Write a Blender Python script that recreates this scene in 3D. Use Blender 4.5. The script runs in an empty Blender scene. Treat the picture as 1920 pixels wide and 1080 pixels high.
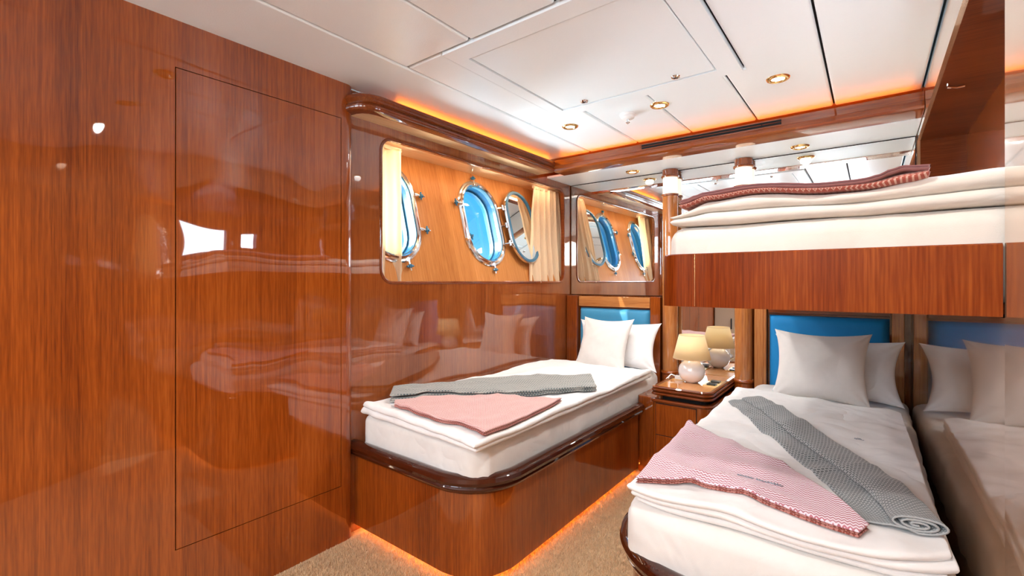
import bpy, bmesh, math, random
from mathutils import Vector, Matrix, noise
PI = math.pi
sc = bpy.context.scene
C = sc.collection
random.seed(7)

# ------------------------------------------------------------------ camera
cam_d = bpy.data.cameras.new('camera')
cam = bpy.data.objects.new('camera', cam_d); C.objects.link(cam)
cam.location = (0, 0, 1.13)
cam.rotation_euler = (PI/2, 0, math.radians(37.8065))
cam_d.sensor_width = 36; cam_d.lens = 870/1920*36
cam_d.shift_y = -13/1920
cam_d.clip_start = 0.01; cam_d.clip_end = 500
sc.camera = cam

# ------------------------------------------------------------------ exposure
sc.view_settings.view_transform = 'Standard'
sc.view_settings.look = 'None'
sc.view_settings.gamma = 1
sc.view_settings.use_curve_mapping = False
sc.view_settings.exposure = 1.05
sc.cycles.diffuse_bounces = 8
sc.cycles.max_bounces = 16

# ------------------------------------------------------------------ sky
w = bpy.data.worlds.new('sky'); sc.world = w; w.use_nodes = True
nt = w.node_tree; nt.nodes.clear()
out = nt.nodes.new('ShaderNodeOutputWorld'); bg = nt.nodes.new('ShaderNodeBackground')
tc = nt.nodes.new('ShaderNodeTexCoord'); sx = nt.nodes.new('ShaderNodeSeparateXYZ')
rp = nt.nodes.new('ShaderNodeValToRGB')
nt.links.new(tc.outputs['Generated'], sx.inputs[0]); nt.links.new(sx.outputs['Z'], rp.inputs[0])
rp.color_ramp.elements[0].position = 0.0; rp.color_ramp.elements[0].color = (0.30, 0.72, 0.98, 1)
rp.color_ramp.elements[1].position = 0.45; rp.color_ramp.elements[1].color = (0.04, 0.36, 0.95, 1)
e = rp.color_ramp.elements.new(0.10); e.color = (0.10, 0.55, 1.0, 1)
nt.links.new(rp.outputs[0], bg.inputs['Color']); bg.inputs['Strength'].default_value = 0.62
nt.links.new(bg.outputs[0], out.inputs[0])

def light(name, kind, loc, energy, color, **k):
    d = bpy.data.lights.new(name, kind); d.energy = energy; d.color = color
    for a, v in k.items():
        if a not in ('rot', 'aim'): setattr(d, a, v)
    o = bpy.data.objects.new(name, d); C.objects.link(o); o.location = loc
    if 'rot' in k: o.rotation_euler = k['rot']
    if 'aim' in k: o.rotation_euler = Vector(k['aim']).to_track_quat('-Z', 'Y').to_euler()
    return o
# sun through the portholes
# added daylight fill, set at two made-up windows behind the photographer
for _x in (-1.32, -0.42):
    light('window_daylight', 'AREA', (_x, -1.375, 1.65), 11.5, (0.80, 0.90, 1.0), shape='RECTANGLE', size=0.74, size_y=0.44, aim=(0, 1, -0.12))
light('sun', 'SUN', (-6, -4, 6), 4.5, (1.0, 0.93, 0.82), angle=0.012, aim=(0.63, 0.84, -0.57))
# bright hazy sky round the sun, and daylight thrown up by the water
light('hazy_sky', 'SUN', (-8, -4, 3), 11.0, (0.88, 0.94, 1.0), angle=math.radians(50), aim=(0.85, 0.42, -0.24))
light('sea_glitter', 'SUN', (-8, -2, -2), 19.0, (0.86, 0.95, 1.0), angle=math.radians(70), aim=(0.80, 0.12, 0.36))

# ------------------------------------------------------------------ materials
def nodes(name):
    m = bpy.data.materials.new(name); m.use_nodes = True
    n = m.node_tree; return m, n, n.nodes['Principled BSDF']
def plain(name, col, rough=0.5, metal=0.0, coat=0.0, **k):
    m, n, b = nodes(name)
    b.inputs['Base Color'].default_value = (*col, 1)
    b.inputs['Roughness'].default_value = rough
    b.inputs['Metallic'].default_value = metal
    b.inputs['Coat Weight'].default_value = coat
    for a, v in k.items(): b.inputs[a.replace('_', ' ')].default_value = v
    # a faint procedural variation of roughness
    t = n.nodes.new('ShaderNodeTexNoise'); t.inputs['Scale'].default_value = 35
    mr = n.nodes.new('ShaderNodeMapRange'); mr.inputs['To Min'].default_value = max(rough-0.03, 0.0); mr.inputs['To Max'].default_value = rough+0.03
    n.links.new(t.outputs['Fac'], mr.inputs['Value']); n.links.new(mr.outputs[0], b.inputs['Roughness'])
    return m
def wood(name, dark, mid, lite, axis='z', coat=1.0, rough=0.32, wav=0.012, spec=0.1, coat_ior=1.75, rot=0.0, stripe=1.0):
    m, n, b = nodes(name)
    L = n.links.new; N = n.nodes.new
    tc = N('ShaderNodeTexCoord')
    mp = N('ShaderNodeMapping'); s = {'x': (.9, 150, 150), 'y': (150, .9, 150), 'z': (150, 150, .9), 'h': (.9, 150, .9)}[axis]
    mp.inputs['Scale'].default_value = s
    L(tc.outputs['Object'], mp.inputs[0])
    n1 = N('ShaderNodeTexNoise'); n1.inputs['Scale'].default_value = 1.0; n1.inputs['Detail'].default_value = 5; n1.inputs['Roughness'].default_value = 0.65
    L(mp.outputs[0], n1.inputs['Vector'])
    mp2 = N('ShaderNodeMapping'); s2 = {'x': (.30, 4.5, 4.5), 'y': (4.5, .30, 4.5), 'z': (4.5, 4.5, .30), 'h': (.3, 4.5, .30)}[axis]
    mp2.inputs['Scale'].default_value = s2; L(tc.outputs['Object'], mp2.inputs[0])
    n2 = N('ShaderNodeTexNoise'); n2.inputs['Scale'].default_value = 1.0; n2.inputs['Detail'].default_value = 3; n2.inputs['Distortion'].default_value = 0.3
    L(mp2.outputs[0], n2.inputs['Vector'])
    mp3 = N('ShaderNodeMapping'); s3 = {'x': (12, 260, 260), 'y': (260, 12, 260), 'z': (260, 260, 12), 'h': (12, 260, 12)}[axis]
    mp3.inputs['Scale'].default_value = s3; L(tc.outputs['Object'], mp3.inputs[0])
    n3 = N('ShaderNodeTexNoise'); n3.inputs['Scale'].default_value = 1.0; n3.inputs['Detail'].default_value = 2
    L(mp3.outputs[0], n3.inputs['Vector'])
    a1 = N('ShaderNodeMath'); a1.operation = 'MULTIPLY_ADD'; L(n1.outputs['Fac'], a1.inputs[0]); a1.inputs[1].default_value = 0.46*stripe; a1.inputs[2].default_value = 0.5-0.23*stripe-0.29
    a2 = N('ShaderNodeMath'); a2.operation = 'MULTIPLY_ADD'; L(n2.outputs['Fac'], a2.inputs[0]); a2.inputs[1].default_value = 0.58; L(a1.outputs[0], a2.inputs[2])
    a3 = N('ShaderNodeMath'); a3.operation = 'MULTIPLY_ADD'; L(n3.outputs['Fac'], a3.inputs[0]); a3.inputs[1].default_value = 0.35*stripe; 
    a4 = N('ShaderNodeMath'); a4.operation = 'SUBTRACT'; L(a2.outputs[0], a4.inputs[0]); a4.inputs[1].default_value = 0.175*stripe; L(a4.outputs[0], a3.inputs[2])
    r = N('ShaderNodeValToRGB'); r.color_ramp.elements[0].position = 0.30; r.color_ramp.elements[0].color = (*dark, 1)
    r.color_ramp.elements[1].position = 0.70; r.color_ramp.elements[1].color = (*lite, 1)
    e = r.color_ramp.elements.new(0.5); e.color = (*mid, 1)
    L(a3.outputs[0], r.inputs[0]); L(r.outputs[0], b.inputs['Base Color'])
    b.inputs['Roughness'].default_value = rough
    b.inputs['Specular IOR Level'].default_value = spec*0.5
    b.inputs['Coat Weight'].default_value = coat; b.inputs['Coat Roughness'].default_value = 0.025; b.inputs['Coat IOR'].default_value = coat_ior
    # lacquer is never quite flat: slow waves in the coat only
    nb = N('ShaderNodeTexNoise'); nb.inputs['Scale'].default_value = 2.2; nb.inputs['Detail'].default_value = 1.0
    L(tc.outputs['Object'], nb.inputs['Vector'])
    bp = N('ShaderNodeBump'); bp.inputs['Strength'].default_value = 1.0; bp.inputs['Distance'].default_value = wav
    L(nb.outputs['Fac'], bp.inputs['Height']); L(bp.outputs[0], b.inputs['Coat Normal'])
    return m
M = {}
MD, MM, ML = (0.115, 0.018, 0.002), (0.25, 0.051, 0.0048), (0.375, 0.090, 0.011)
M['wood'] = wood('mahogany upright grain', MD, MM, ML, 'z')
M['wood_y'] = wood('mahogany grain along y', MD, MM, ML, 'y')
M['wood_x'] = wood('mahogany grain along x', MD, MM, ML, 'x')
M['wood_niche'] = wood('dark mahogany grain along x', (0.07, 0.014, 0.004), (0.14, 0.03, 0.008), (0.2, 0.05, 0.014), 'x', coat=0.4)
M['wood_hull'] = wood('honey mahogany', (0.32, 0.11, 0.026), (0.45, 0.175, 0.048), (0.55, 0.24, 0.08), 'h', coat=0.0, wav=0.008, stripe=1.1)
M['wood_wall2'] = wood('mahogany window wall', (0.11, 0.021, 0.004), (0.22, 0.052, 0.010), (0.31, 0.085, 0.018), 'z', coat_ior=2.0, wav=0.006)
M['wood_lite'] = wood('pale mahogany', (0.30, 0.10, 0.025), (0.48, 0.19, 0.055), (0.6, 0.28, 0.09), 'x', coat=1.0, stripe=1.3)
M['wood_litez'] = wood('pale mahogany upright', (0.24, 0.07, 0.016), (0.40, 0.14, 0.036), (0.52, 0.21, 0.06), 'z', coat=1.0, stripe=1.2)
M['wood_pale'] = wood('pale honey veneer', (0.62, 0.36, 0.17), (0.74, 0.48, 0.25), (0.80, 0.56, 0.32), 'y', coat=0.8, wav=0.003)
M['wood_tray'] = wood('honey tray veneer', (0.40, 0.15, 0.04), (0.52, 0.21, 0.06), (0.6, 0.27, 0.08), 'y', coat=1.0, wav=0.002)
M['rail'] = wood('dark red lacquered rail', (0.030, 0.0045, 0.0012), (0.044, 0.007, 0.002), (0.062, 0.011, 0.003), 'y', wav=0.0, coat_ior=1.6, stripe=0.25)
M['rail2'] = wood('red lacquered moulding', (0.08, 0.014, 0.003), (0.16, 0.032, 0.006), (0.25, 0.06, 0.012), 'x', wav=0.001, coat_ior=1.6)
M['bunk'] = wood('red mahogany bunk board', (0.085, 0.010, 0.001), (0.185, 0.030, 0.003), (0.31, 0.072, 0.008), 'z', coat=0.5, wav=0.003, coat_ior=1.4)
M['wood_right'] = wood('mahogany mirror varnish', (0.42, 0.23, 0.12), (0.62, 0.38, 0.21), (0.72, 0.48, 0.29), 'z', coat=1.0, wav=0.0010, coat_ior=2.2)
M['wood_right'].node_tree.nodes['Principled BSDF'].inputs['Metallic'].default_value = 0.55
M['wood_right'].node_tree.nodes['Principled BSDF'].inputs['Roughness'].default_value = 0.09

def panel_white():
    m, n, b = nodes('white vinyl ceiling panel'); L = n.links.new; N = n.nodes.new
    b.inputs['Base Color'].default_value = (0.82, 0.895, 0.93, 1)
    b.inputs['Roughness'].default_value = 0.34; b.inputs['Specular IOR Level'].default_value = 0.6
    tc = N('ShaderNodeTexCoord'); t = N('ShaderNodeTexNoise'); t.inputs['Scale'].default_value = 260; t.inputs['Detail'].default_value = 2
    t2 = N('ShaderNodeTexNoise'); t2.inputs['Scale'].default_value = 3.0
    L(tc.outputs['Object'], t.inputs['Vector']); L(tc.outputs['Object'], t2.inputs['Vector'])
    a = N('ShaderNodeMath'); a.operation = 'MULTIPLY_ADD'; L(t2.outputs['Fac'], a.inputs[0]); a.inputs[1].default_value = 14; L(t.outputs['Fac'], a.inputs[2])
    bp = N('ShaderNodeBump'); bp.inputs['Strength'].default_value = 0.5; bp.inputs['Distance'].default_value = 0.0008
    L(a.outputs[0], bp.inputs['Height']); L(bp.outputs[0], b.inputs['Normal'])
    return m
M['ceil'] = panel_white()
M['black'] = plain('shadow gap black', (0.004, 0.003, 0.003), 0.9)
M['chrome'] = plain('polished chrome', (0.82, 0.84, 0.86), 0.10, 1.0)
M['brass'] = plain('polished brass', (0.83, 0.58, 0.25), 0.16, 1.0)
M['mirror'] = plain('silvered mirror glass', (0.84, 0.87, 0.87), 0.0, 1.0)
for nd in M['mirror'].node_tree.nodes:
    if nd.type == 'MAP_RANGE': nd.inputs['To Min'].default_value = 0; nd.inputs['To Max'].default_value = 0.004
M['blue_knob'] = plain('dark blue clamp plastic', (0.01, 0.11, 0.20), 0.3, 0, 0.5)
M['blue_gasket'] = plain('blue rubber gasket', (0.02, 0.10, 0.17), 0.45)
M['tunnel'] = plain('painted hull sleeve', (0.010, 0.10, 0.22), 0.3)
M['ceramic'] = plain('white glazed ceramic', (0.80, 0.76, 0.75), 0.18, 0, 0.8)
M['plastic'] = plain('white plastic', (0.78, 0.78, 0.77), 0.4)
M['darkplast'] = plain('dark slate plastic', (0.02, 0.035, 0.045), 0.3)
M['pale_cab'] = plain('pale lacquered cabinet', (0.62, 0.58, 0.50), 0.25, 0, 0.6)
M['worktop'] = plain('beige stone worktop', (0.52, 0.45, 0.34), 0.2, 0, 0.5)
M['tree'] = plain('distant leaves', (0.03, 0.09, 0.04), 0.9)
M['rear'] = plain('cream wall lining', (0.66, 0.60, 0.52), 0.45)

def glass(name='clear glass'):
    m, n, b = nodes(name); N = n.nodes.new; L = n.links.new
    n.nodes.remove(b)
    o = n.nodes['Material Output']
    tr = N('ShaderNodeBsdfTransparent'); tr.inputs['Color'].default_value = (0.93, 0.97, 0.98, 1)
    gl = N('ShaderNodeBsdfGlossy'); gl.inputs['Roughness'].default_value = 0.01
    fr = N('ShaderNodeFresnel'); ge = N('ShaderNodeNewGeometry'); io = N('ShaderNodeMapRange'); io.inputs['To Min'].default_value = 1.5; io.inputs['To Max'].default_value = 1/1.5; L(ge.outputs['Backfacing'], io.inputs['Value']); L(io.outputs[0], fr.inputs['IOR'])
    mx = N('ShaderNodeMixShader'); L(fr.outputs[0], mx.inputs[0]); L(tr.outputs[0], mx.inputs[1]); L(gl.outputs[0], mx.inputs[2]); L(mx.outputs[0], o.inputs[0])
    return m
M['glass'] = glass()
def emit(name, col, s):
    m, n, b = nodes(name)
    b.inputs['Base Color'].default_value = (*[min(1, c) for c in col], 1)
    b.inputs['Emission Color'].default_value = (*col, 1); b.inputs['Emission Strength'].default_value = s
    b.inputs['Roughness'].default_value = 0.4
    return m
M['led'] = emit('orange led strip', (1.0, 0.22, 0.012), 6.5)
M['led_floor'] = emit('amber led strip', (1.0, 0.30, 0.035), 15.0)
M['led_warm'] = emit('warm led strip', (1.0, 0.78, 0.55), 28.0)
M['bulb'] = emit('halogen bulb', (1.0, 0.93, 0.82), 7.0)
M['frost'] = emit('frosted lamp glass', (1.0, 0.80, 0.60), 0.55)

def cloth(name, col, bump=0.0004, scale=900, sheen=0.3, rough=0.85, wr=0.0, trans=0.0, var=0.04):
    m, n, b = nodes(name); L = n.links.new; N = n.nodes.new
    tc = N('ShaderNodeTexCoord')
    t0 = N('ShaderNodeTexNoise'); t0.inputs['Scale'].default_value = 40; L(tc.outputs['Object'], t0.inputs['Vector'])
    mx = N('ShaderNodeMix'); mx.data_type = 'RGBA'; L(t0.outputs['Fac'], mx.inputs['Factor'])
    mx.inputs['A'].default_value = (*[c*(1-var) for c in col], 1); mx.inputs['B'].default_value = (*[min(1, c*(1+var)) for c in col], 1)
    L(mx.outputs['Result'], b.inputs['Base Color'])
    b.inputs['Roughness'].default_value = rough; b.inputs['Sheen Weight'].default_value = sheen; b.inputs['Specular IOR Level'].default_value = 0.25
    t = N('ShaderNodeTexNoise'); t.inputs['Scale'].default_value = scale; t.inputs['Detail'].default_value = 1; L(tc.outputs['Object'], t.inputs['Vector'])
    bp = N('ShaderNodeBump'); bp.inputs['Strength'].default_value = 0.6; bp.inputs['Distance'].default_value = bump
    h = t.outputs['Fac']
    if wr:
        t2 = N('ShaderNodeTexNoise'); t2.inputs['Scale'].default_value = 4.2; t2.inputs['Detail'].default_value = 2.6; t2.inputs['Roughness'].default_value = 0.45; t2.inputs['Distortion'].default_value = 0.55; t3 = N('ShaderNodeMath'); t3.operation = 'SUBTRACT'; t3.inputs[1].default_value = 0.5; L(t2.outputs['Fac'], t3.inputs[0]); t4 = N('ShaderNodeMath'); t4.operation = 'ABSOLUTE'; L(t3.outputs[0], t4.inputs[0]); t5 = N('ShaderNodeMath'); t5.operation = 'POWER'; t5.inputs[1].default_value = 1.0; L(t4.outputs[0], t5.inputs[0]); L(tc.outputs['Object'], t2.inputs['Vector'])
        b2 = N('ShaderNodeBump'); b2.inputs['Strength'].default_value = 1; b2.inputs['Distance'].default_value = wr*1.35; L(t5.outputs[0], b2.inputs['Height']); L(b2.outputs[0], bp.inputs['Normal'])
    L(h, bp.inputs['Height']); L(bp.outputs[0], b.inputs['Normal'])
    if trans: b.inputs['Transmission Weight'].default_value = 0
    return m
M['sheet'] = cloth('white cotton sheet', (0.72, 0.705, 0.68), wr=0.022)
M['duvet'] = cloth('white cotton duvet', (0.78, 0.775, 0.77), wr=0.026)
M['bunk_sheet'] = cloth('cream linen sheet', (0.66, 0.62, 0.56), wr=0.016, scale=500)
M['pillow'] = cloth('white pillow linen', (0.80, 0.795, 0.80), wr=0.018)
M['cushion'] = cloth('oatmeal slub linen', (0.69, 0.66, 0.63), wr=0.012, scale=400, bump=0.0008)
M['blue'] = cloth('blue upholstery', (0.010, 0.24, 0.58), wr=0.0, sheen=0.1, rough=0.5)
M['blue2'] = cloth('soft blue upholstery', (0.05, 0.26, 0.45), wr=0.0, sheen=0.1, rough=0.42)
M['shade'] = None
def translucent(name, col, f=0.45):
    m, n, b = nodes(name); L = n.links.new; N = n.nodes.new
    b.inputs['Base Color'].default_value = (*col, 1); b.inputs['Roughness'].default_value = 0.8; b.inputs['Sheen Weight'].default_value = 0.2
    tr = N('ShaderNodeBsdfTranslucent'); tr.inputs['Color'].default_value = (*col, 1)
    t = N('ShaderNodeTexNoise'); t.inputs['Scale'].default_value = 500
    bp = N('ShaderNodeBump'); bp.inputs['Distance'].default_value = 0.0005; L(t.outputs['Fac'], bp.inputs['Height']); L(bp.outputs[0], b.inputs['Normal'])
    mx = N('ShaderNodeMixShader'); mx.inputs[0].default_value = f
    L(b.outputs[0], mx.inputs[1]); L(tr.outputs[0], mx.inputs[2]); L(mx.outputs[0], n.nodes['Material Output'].inputs[0])
    return m
M['curtain'] = translucent('cream silk curtain', (0.88, 0.70, 0.48), 0.5)
M['shade'] = translucent('cream lampshade', (0.93, 0.78, 0.48), 0.4)

def weave(name, A, B, cell=0.0085, mode='wave', slope=0.5):
    """two-colour woven pattern laid out in metres of UV"""
    m, n, b = nodes(name); L = n.links.new; N = n.nodes.new
    uv = N('ShaderNodeUVMap'); sp = N('ShaderNodeSeparateXYZ'); L(uv.outputs[0], sp.inputs[0])
    def ma(op, a, c=None, d=None):
        q = N('ShaderNodeMath'); q.operation = op
        for i, v in enumerate((a, c, d)):
            if v is None: continue
            if isinstance(v, (int, float)): q.inputs[i].default_value = v
            else: L(v, q.inputs[i])
        return q.outputs[0]
    u = ma('DIVIDE', sp.outputs['X'], cell); v = ma('DIVIDE', sp.outputs['Y'], cell)
    if mode == 'wave':      # rows of little chevrons
        tri = ma('ABSOLUTE', ma('SUBTRACT', ma('FRACT', u), 0.5))
        f = ma('FRACT', ma('ADD', v, ma('MULTIPLY', tri, 1.1)))
        pat = ma('GREATER_THAN', f, 0.55)
    elif mode == 'dash':    # rows of dashes
        row = ma('FLOOR', v); off = ma('MULTIPLY', row, 0.5)
        du = ma('GREATER_THAN', ma('FRACT', ma('ADD', ma('MULTIPLY', u, 0.8), off)), 0.30)
        dv = ma('GREATER_THAN', ma('FRACT', v), 0.42)
        pat = ma('MULTIPLY', du, dv)
    elif mode == 'diamond':
        # small diamonds to one end, chevrons to the other
        fu = ma('ABSOLUTE', ma('SUBTRACT', ma('FRACT', ma('MULTIPLY', u, 0.8)), 0.5)); fv = ma('ABSOLUTE', ma('SUBTRACT', ma('FRACT', ma('MULTIPLY', v, 0.8)), 0.5))
        s = ma('ADD', fu, fv); ring = ma('MULTIPLY', ma('GREATER_THAN', s, 0.26), ma('LESS_THAN', s, 0.46))
        tri = ma('ABSOLUTE', ma('SUBTRACT', ma('FRACT', v), 0.5))
        chev = ma('GREATER_THAN', ma('FRACT', ma('ADD', u, ma('MULTIPLY', tri, 1.2))), 0.62)
        sel = ma('GREATER_THAN', sp.outputs['X'], 0.33)
        pat = ma('ADD', ma('MULTIPLY', chev, sel), ma('MULTIPLY', ring, ma('SUBTRACT', 1.0, sel)))
    t = N('ShaderNodeTexNoise'); t.inputs['Scale'].default_value = 30; L(uv.outputs[0], t.inputs['Vector'])
    soft = ma('MULTIPLY', pat, ma('ADD', ma('MULTIPLY', t.outputs['Fac'], 0.4), 0.75))
    mx = N('ShaderNodeMix'); mx.data_type = 'RGBA'; mx.clamp_factor = True
    L(soft, mx.inputs['Factor']); mx.inputs['A'].default_value = (*A, 1); mx.inputs['B'].default_value = (*B, 1)
    L(mx.outputs['Result'], b.inputs['Base Color'])
    b.inputs['Roughness'].default_value = 0.9; b.inputs['Sheen Weight'].default_value = 0.25; b.inputs['Specular IOR Level'].default_value = 0.15
    bp = N('ShaderNodeBump'); bp.inputs['Strength'].default_value = 0.8; bp.inputs['Distance'].default_value = 0.0012; bp.invert = True
    L(pat, bp.inputs['Height']); L(bp.outputs[0], b.inputs['Normal'])
    return m
M['pink'] = weave('rose and white weave', (0.78, 0.67, 0.74), (0.43, 0.15, 0.19), 0.0100, 'wave')
M['pink2'] = weave('salmon and white weave', (0.74, 0.52, 0.50), (0.46, 0.16, 0.14), 0.0075, 'wave')
M['grey'] = weave('slate and white weave', (0.36, 0.38, 0.385), (0.07, 0.085, 0.09), 0.0090, 'dash')
M['grey2'] = weave('grey green weave', (0.38, 0.38, 0.35), (0.075, 0.105, 0.115), 0.011, 'dash')
M['brick'] = weave('brick red and white weave', (0.40, 0.10, 0.07), (0.66, 0.42, 0.34), 0.0085, 'diamond')
M['under'] = weave('brick red weave', (0.45, 0.20, 0.17), (0.22, 0.05, 0.035), 0.0100, 'wave')
M['mauve'] = cloth('mauve blanket backing', (0.40, 0.19, 0.18), bump=0.0006, scale=300)
M['carpet'] = cloth('beige carpet', (0.47, 0.31, 0.17), bump=0.006, scale=160, sheen=0.1, var=0.25)
M['pile'] = cloth('beige carpet pile', (0.60, 0.42, 0.25), bump=0.0, var=0.22)

# ------------------------------------------------------------------ mesh helpers
def finish(name, bm, mat, parent=None, smooth=False, bevel=0, sub=0, weld=False, seg=2, auto=None):
    if weld: bmesh.ops.remove_doubles(bm, verts=bm.verts, dist=1e-5)
    bmesh.ops.recalc_face_normals(bm, faces=bm.faces)
    me = bpy.data.meshes.new(name); bm.to_mesh(me); bm.free()
    mats = mat if isinstance(mat, (list, tuple)) else [mat]
    for m in mats: me.materials.append(m)
    if smooth or auto:
        for p in me.polygons: p.use_smooth = True
    o = bpy.data.objects.new(name, me); C.objects.link(o)
    if auto:
        me.set_sharp_from_angle(angle=math.radians(auto))
    if parent:
        o.parent = parent
        o.matrix_parent_inverse = Matrix.Translation(parent.location).inverted() if not getattr(parent, '_x', 0) else Matrix()
    if bevel:
        b = o.modifiers.new('bevel', 'BEVEL'); b.width = bevel; b.segments = seg; b.limit_method = 'ANGLE'; b.angle_limit = math.radians(40)
        b.harden_normals = False
    if sub:
        s = o.modifiers.new('subdivision', 'SUBSURF'); s.levels = sub; s.render_levels = sub
    return o
def tag(o, label=None, cat=None, group=None, kind=None):
    if label: o['label'] = label
    if cat: o['category'] = cat
    if group: o['group'] = group
    if kind: o['kind'] = kind
    return o
def thing(name, loc, label, cat, group=None):
    o = bpy.data.objects.new(name, None); C.objects.link(o); o.location = loc; o.empty_display_size = 0.05
    return tag(o, label, cat, group)
def struct(name, bm, mat, parent=None, **k):
    o = finish(name, bm, mat, parent, **k)
    if parent is None: o['kind'] = 'structure'
    return o
def box(bm, x0, x1, y0, y1, z0, z1, mi=0):
    v = [bm.verts.new((x, y, z)) for x in (x0, x1) for y in (y0, y1) for z in (z0, z1)]
    for f in ((0,1,3,2), (4,6,7,5), (0,4,5,1), (2,3,7,6), (0,2,6,4), (1,5,7,3)):
        fc = bm.faces.new([v[i] for i in f]); fc.material_index = mi
    return bm
def B(*a):
    return box(bmesh.new(), *a)
def prism(bm, pts, fn, a, b):
    """pts 2D outline; fn(u,v,w)->xyz; extruded from w=a to w=b"""
    n = len(pts)
    A = [bm.verts.new(fn(u, v, a)) for u, v in pts]; D = [bm.verts.new(fn(u, v, b)) for u, v in pts]
    bm.faces.new(A[::-1]); bm.faces.new(D)
    for i in range(n): bm.faces.new((A[i], A[(i+1) % n], D[(i+1) % n], D[i]))
    return bm
def tube(bm, path, r, n=10, close=True):
    path = [Vector(p) for p in path]; rings = []
    prev = None
    for i, p in enumerate(path):
        d = (path[min(i+1, len(path)-1)]-path[max(i-1, 0)]).normalized()
        up = Vector((0, 0, 1)) if abs(d.z) < 0.9 else Vector((1, 0, 0))
        if prev is not None: up = prev
        s = d.cross(up).normalized(); t = s.cross(d).normalized(); prev = t
        rr = r[i] if isinstance(r, (list, tuple)) else r
        rings.append([bm.verts.new(p+s*rr*math.cos(2*PI*k/n)+t*rr*math.sin(2*PI*k/n)) for k in range(n)])
    for a, b in zip(rings, rings[1:]):
        for k in range(n): bm.faces.new((a[k], a[(k+1) % n], b[(k+1) % n], b[k]))
    if close: bm.faces.new(rings[0][::-1]); bm.faces.new(rings[-1])
    return bm
def lathe(bm, prof, c=(0,0,0), n=32, axis='z', caps=True):
    c = Vector(c); rings = []
    for r, h in prof:
        ring = []
        for k in range(n):
            a = 2*PI*k/n
            p = {'z': (r*math.cos(a), r*math.sin(a), h), 'y': (r*math.cos(a), h, r*math.sin(a)), 'x': (h, r*math.cos(a), r*math.sin(a))}[axis]
            ring.append(bm.verts.new(c+Vector(p)))
        rings.append(ring)
    for a, b in zip(rings, rings[1:]):
        for k in range(n): bm.faces.new((a[k], a[(k+1) % n], b[(k+1) % n], b[k]))
    if caps: bm.faces.new(rings[0][::-1]); bm.faces.new(rings[-1])
    return bm
def sweep(bm, path, prof, closed=False, fn=None, cap=True):
    """path in 2D (x,y); profile (offset to the right-hand side, height)."""
    q_ = [tuple(path[0])]
    for p in path[1:]:
        if math.dist(p, q_[-1]) > 1e-5: q_.append(tuple(p))
    if closed and math.dist(q_[0], q_[-1]) < 1e-5: q_.pop()
    path = q_; n = len(path); rings = []
    for i, p in enumerate(path):
        p = Vector(p)
        a = Vector(path[(i-1) % n]) if (closed or i > 0) else None
        b = Vector(path[(i+1) % n]) if (closed or i < n-1) else None
        d1 = (p-a).normalized() if a is not None else (b-p).normalized()
        d2 = (b-p).normalized() if b is not None else d1
        n1 = Vector((d1.y, -d1.x)); n2 = Vector((d2.y, -d2.x))
        m = (n1+n2); m = m.normalized() if m.length > 1e-6 else n1
        k = 1/max(m.dot(n1), 0.3)
        ring = []
        for o, h in prof:
            q = p+m*o*k
            ring.append(bm.verts.new(fn(q.x, q.y, h) if fn else (q.x, q.y, h)))
        rings.append(ring)
    m = len(prof)
    prs = list(zip(rings, rings[1:]))+([(rings[-1], rings[0])] if closed else [])
    for a, b in prs:
        for k in range(m): bm.faces.new((a[k], a[(k+1) % m], b[(k+1) % m], b[k]))
    if not closed and cap: bm.faces.new(rings[0][::-1]); bm.faces.new(rings[-1])
    return bm
def arc(cx, cy, r, a0, a1, n=8):
    return [(cx+r*math.cos(math.radians(a0+(a1-a0)*i/n)), cy+r*math.sin(math.radians(a0+(a1-a0)*i/n))) for i in range(n+1)]
def rrect(x0, x1, y0, y1, r, n=8):
    return arc(x1-r, y1-r, r, 0, 90, n)+arc(x0+r, y1-r, r, 90, 180, n)+arc(x0+r, y0+r, r, 180, 270, n)+arc(x1-r, y0+r, r, 270, 360, n)
def round_prof(w, h, r=None, n=6):
    """closed bullnose profile between offsets 0..w and heights 0..h, round on the outer side"""
    r = r or h/2
    return [(0, 0)]+arc(w-r, r, r, -90, 0, n)+arc(w-r, h-r, r, 0, 90, n)+[(0, h)]
def plate(bm, outer, holes, fn, depth):
    """flat plate with holes in (u,v), fn(u,v,w) -> xyz; thickness depth in w"""
    loops = [outer]+holes
    fr = []; edges = []
    for lp in loops:
        vs = [bm.verts.new(fn(u, v, 0)) for u, v in lp]; fr.append(vs)
        edges += [bm.edges.new((vs[i], vs[(i+1) % len(vs)])) for i in range(len(vs))]
    bmesh.ops.triangle_fill(bm, use_beauty=True, use_dissolve=False, edges=edges)
    for lp, vs in zip(loops, fr):
        bk = [bm.verts.new(fn(u, v, depth)) for u, v in lp]
        for i in range(len(vs)):
            j = (i+1) % len(vs); bm.faces.new((vs[i], vs[j], bk[j], bk[i]))
    return bm
def poly_at(pts, t):
    """point at fraction t along a polyline (equal spacing of points)"""
    f = t*(len(pts)-1); i = min(int(f), len(pts)-2); f -= i
    # smooth (Catmull-Rom)
    P = [Vector(p) for p in pts]
    p0 = P[max(i-1, 0)]; p1 = P[i]; p2 = P[i+1]; p3 = P[min(i+2, len(P)-1)]
    return 0.5*((2*p1)+(p2-p0)*f+(2*p0-5*p1+4*p2-p3)*f*f+(3*p1-p0-3*p2+p3)*f**3)
def nz(x, y, z=0.0, s=1.0):
    return noise.noise(Vector((x*s, y*s, z)))
def ridge(x, y, s, seed):
    return (1-abs(noise.noise(Vector((x*s, y*s, seed)))*2.0))
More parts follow.
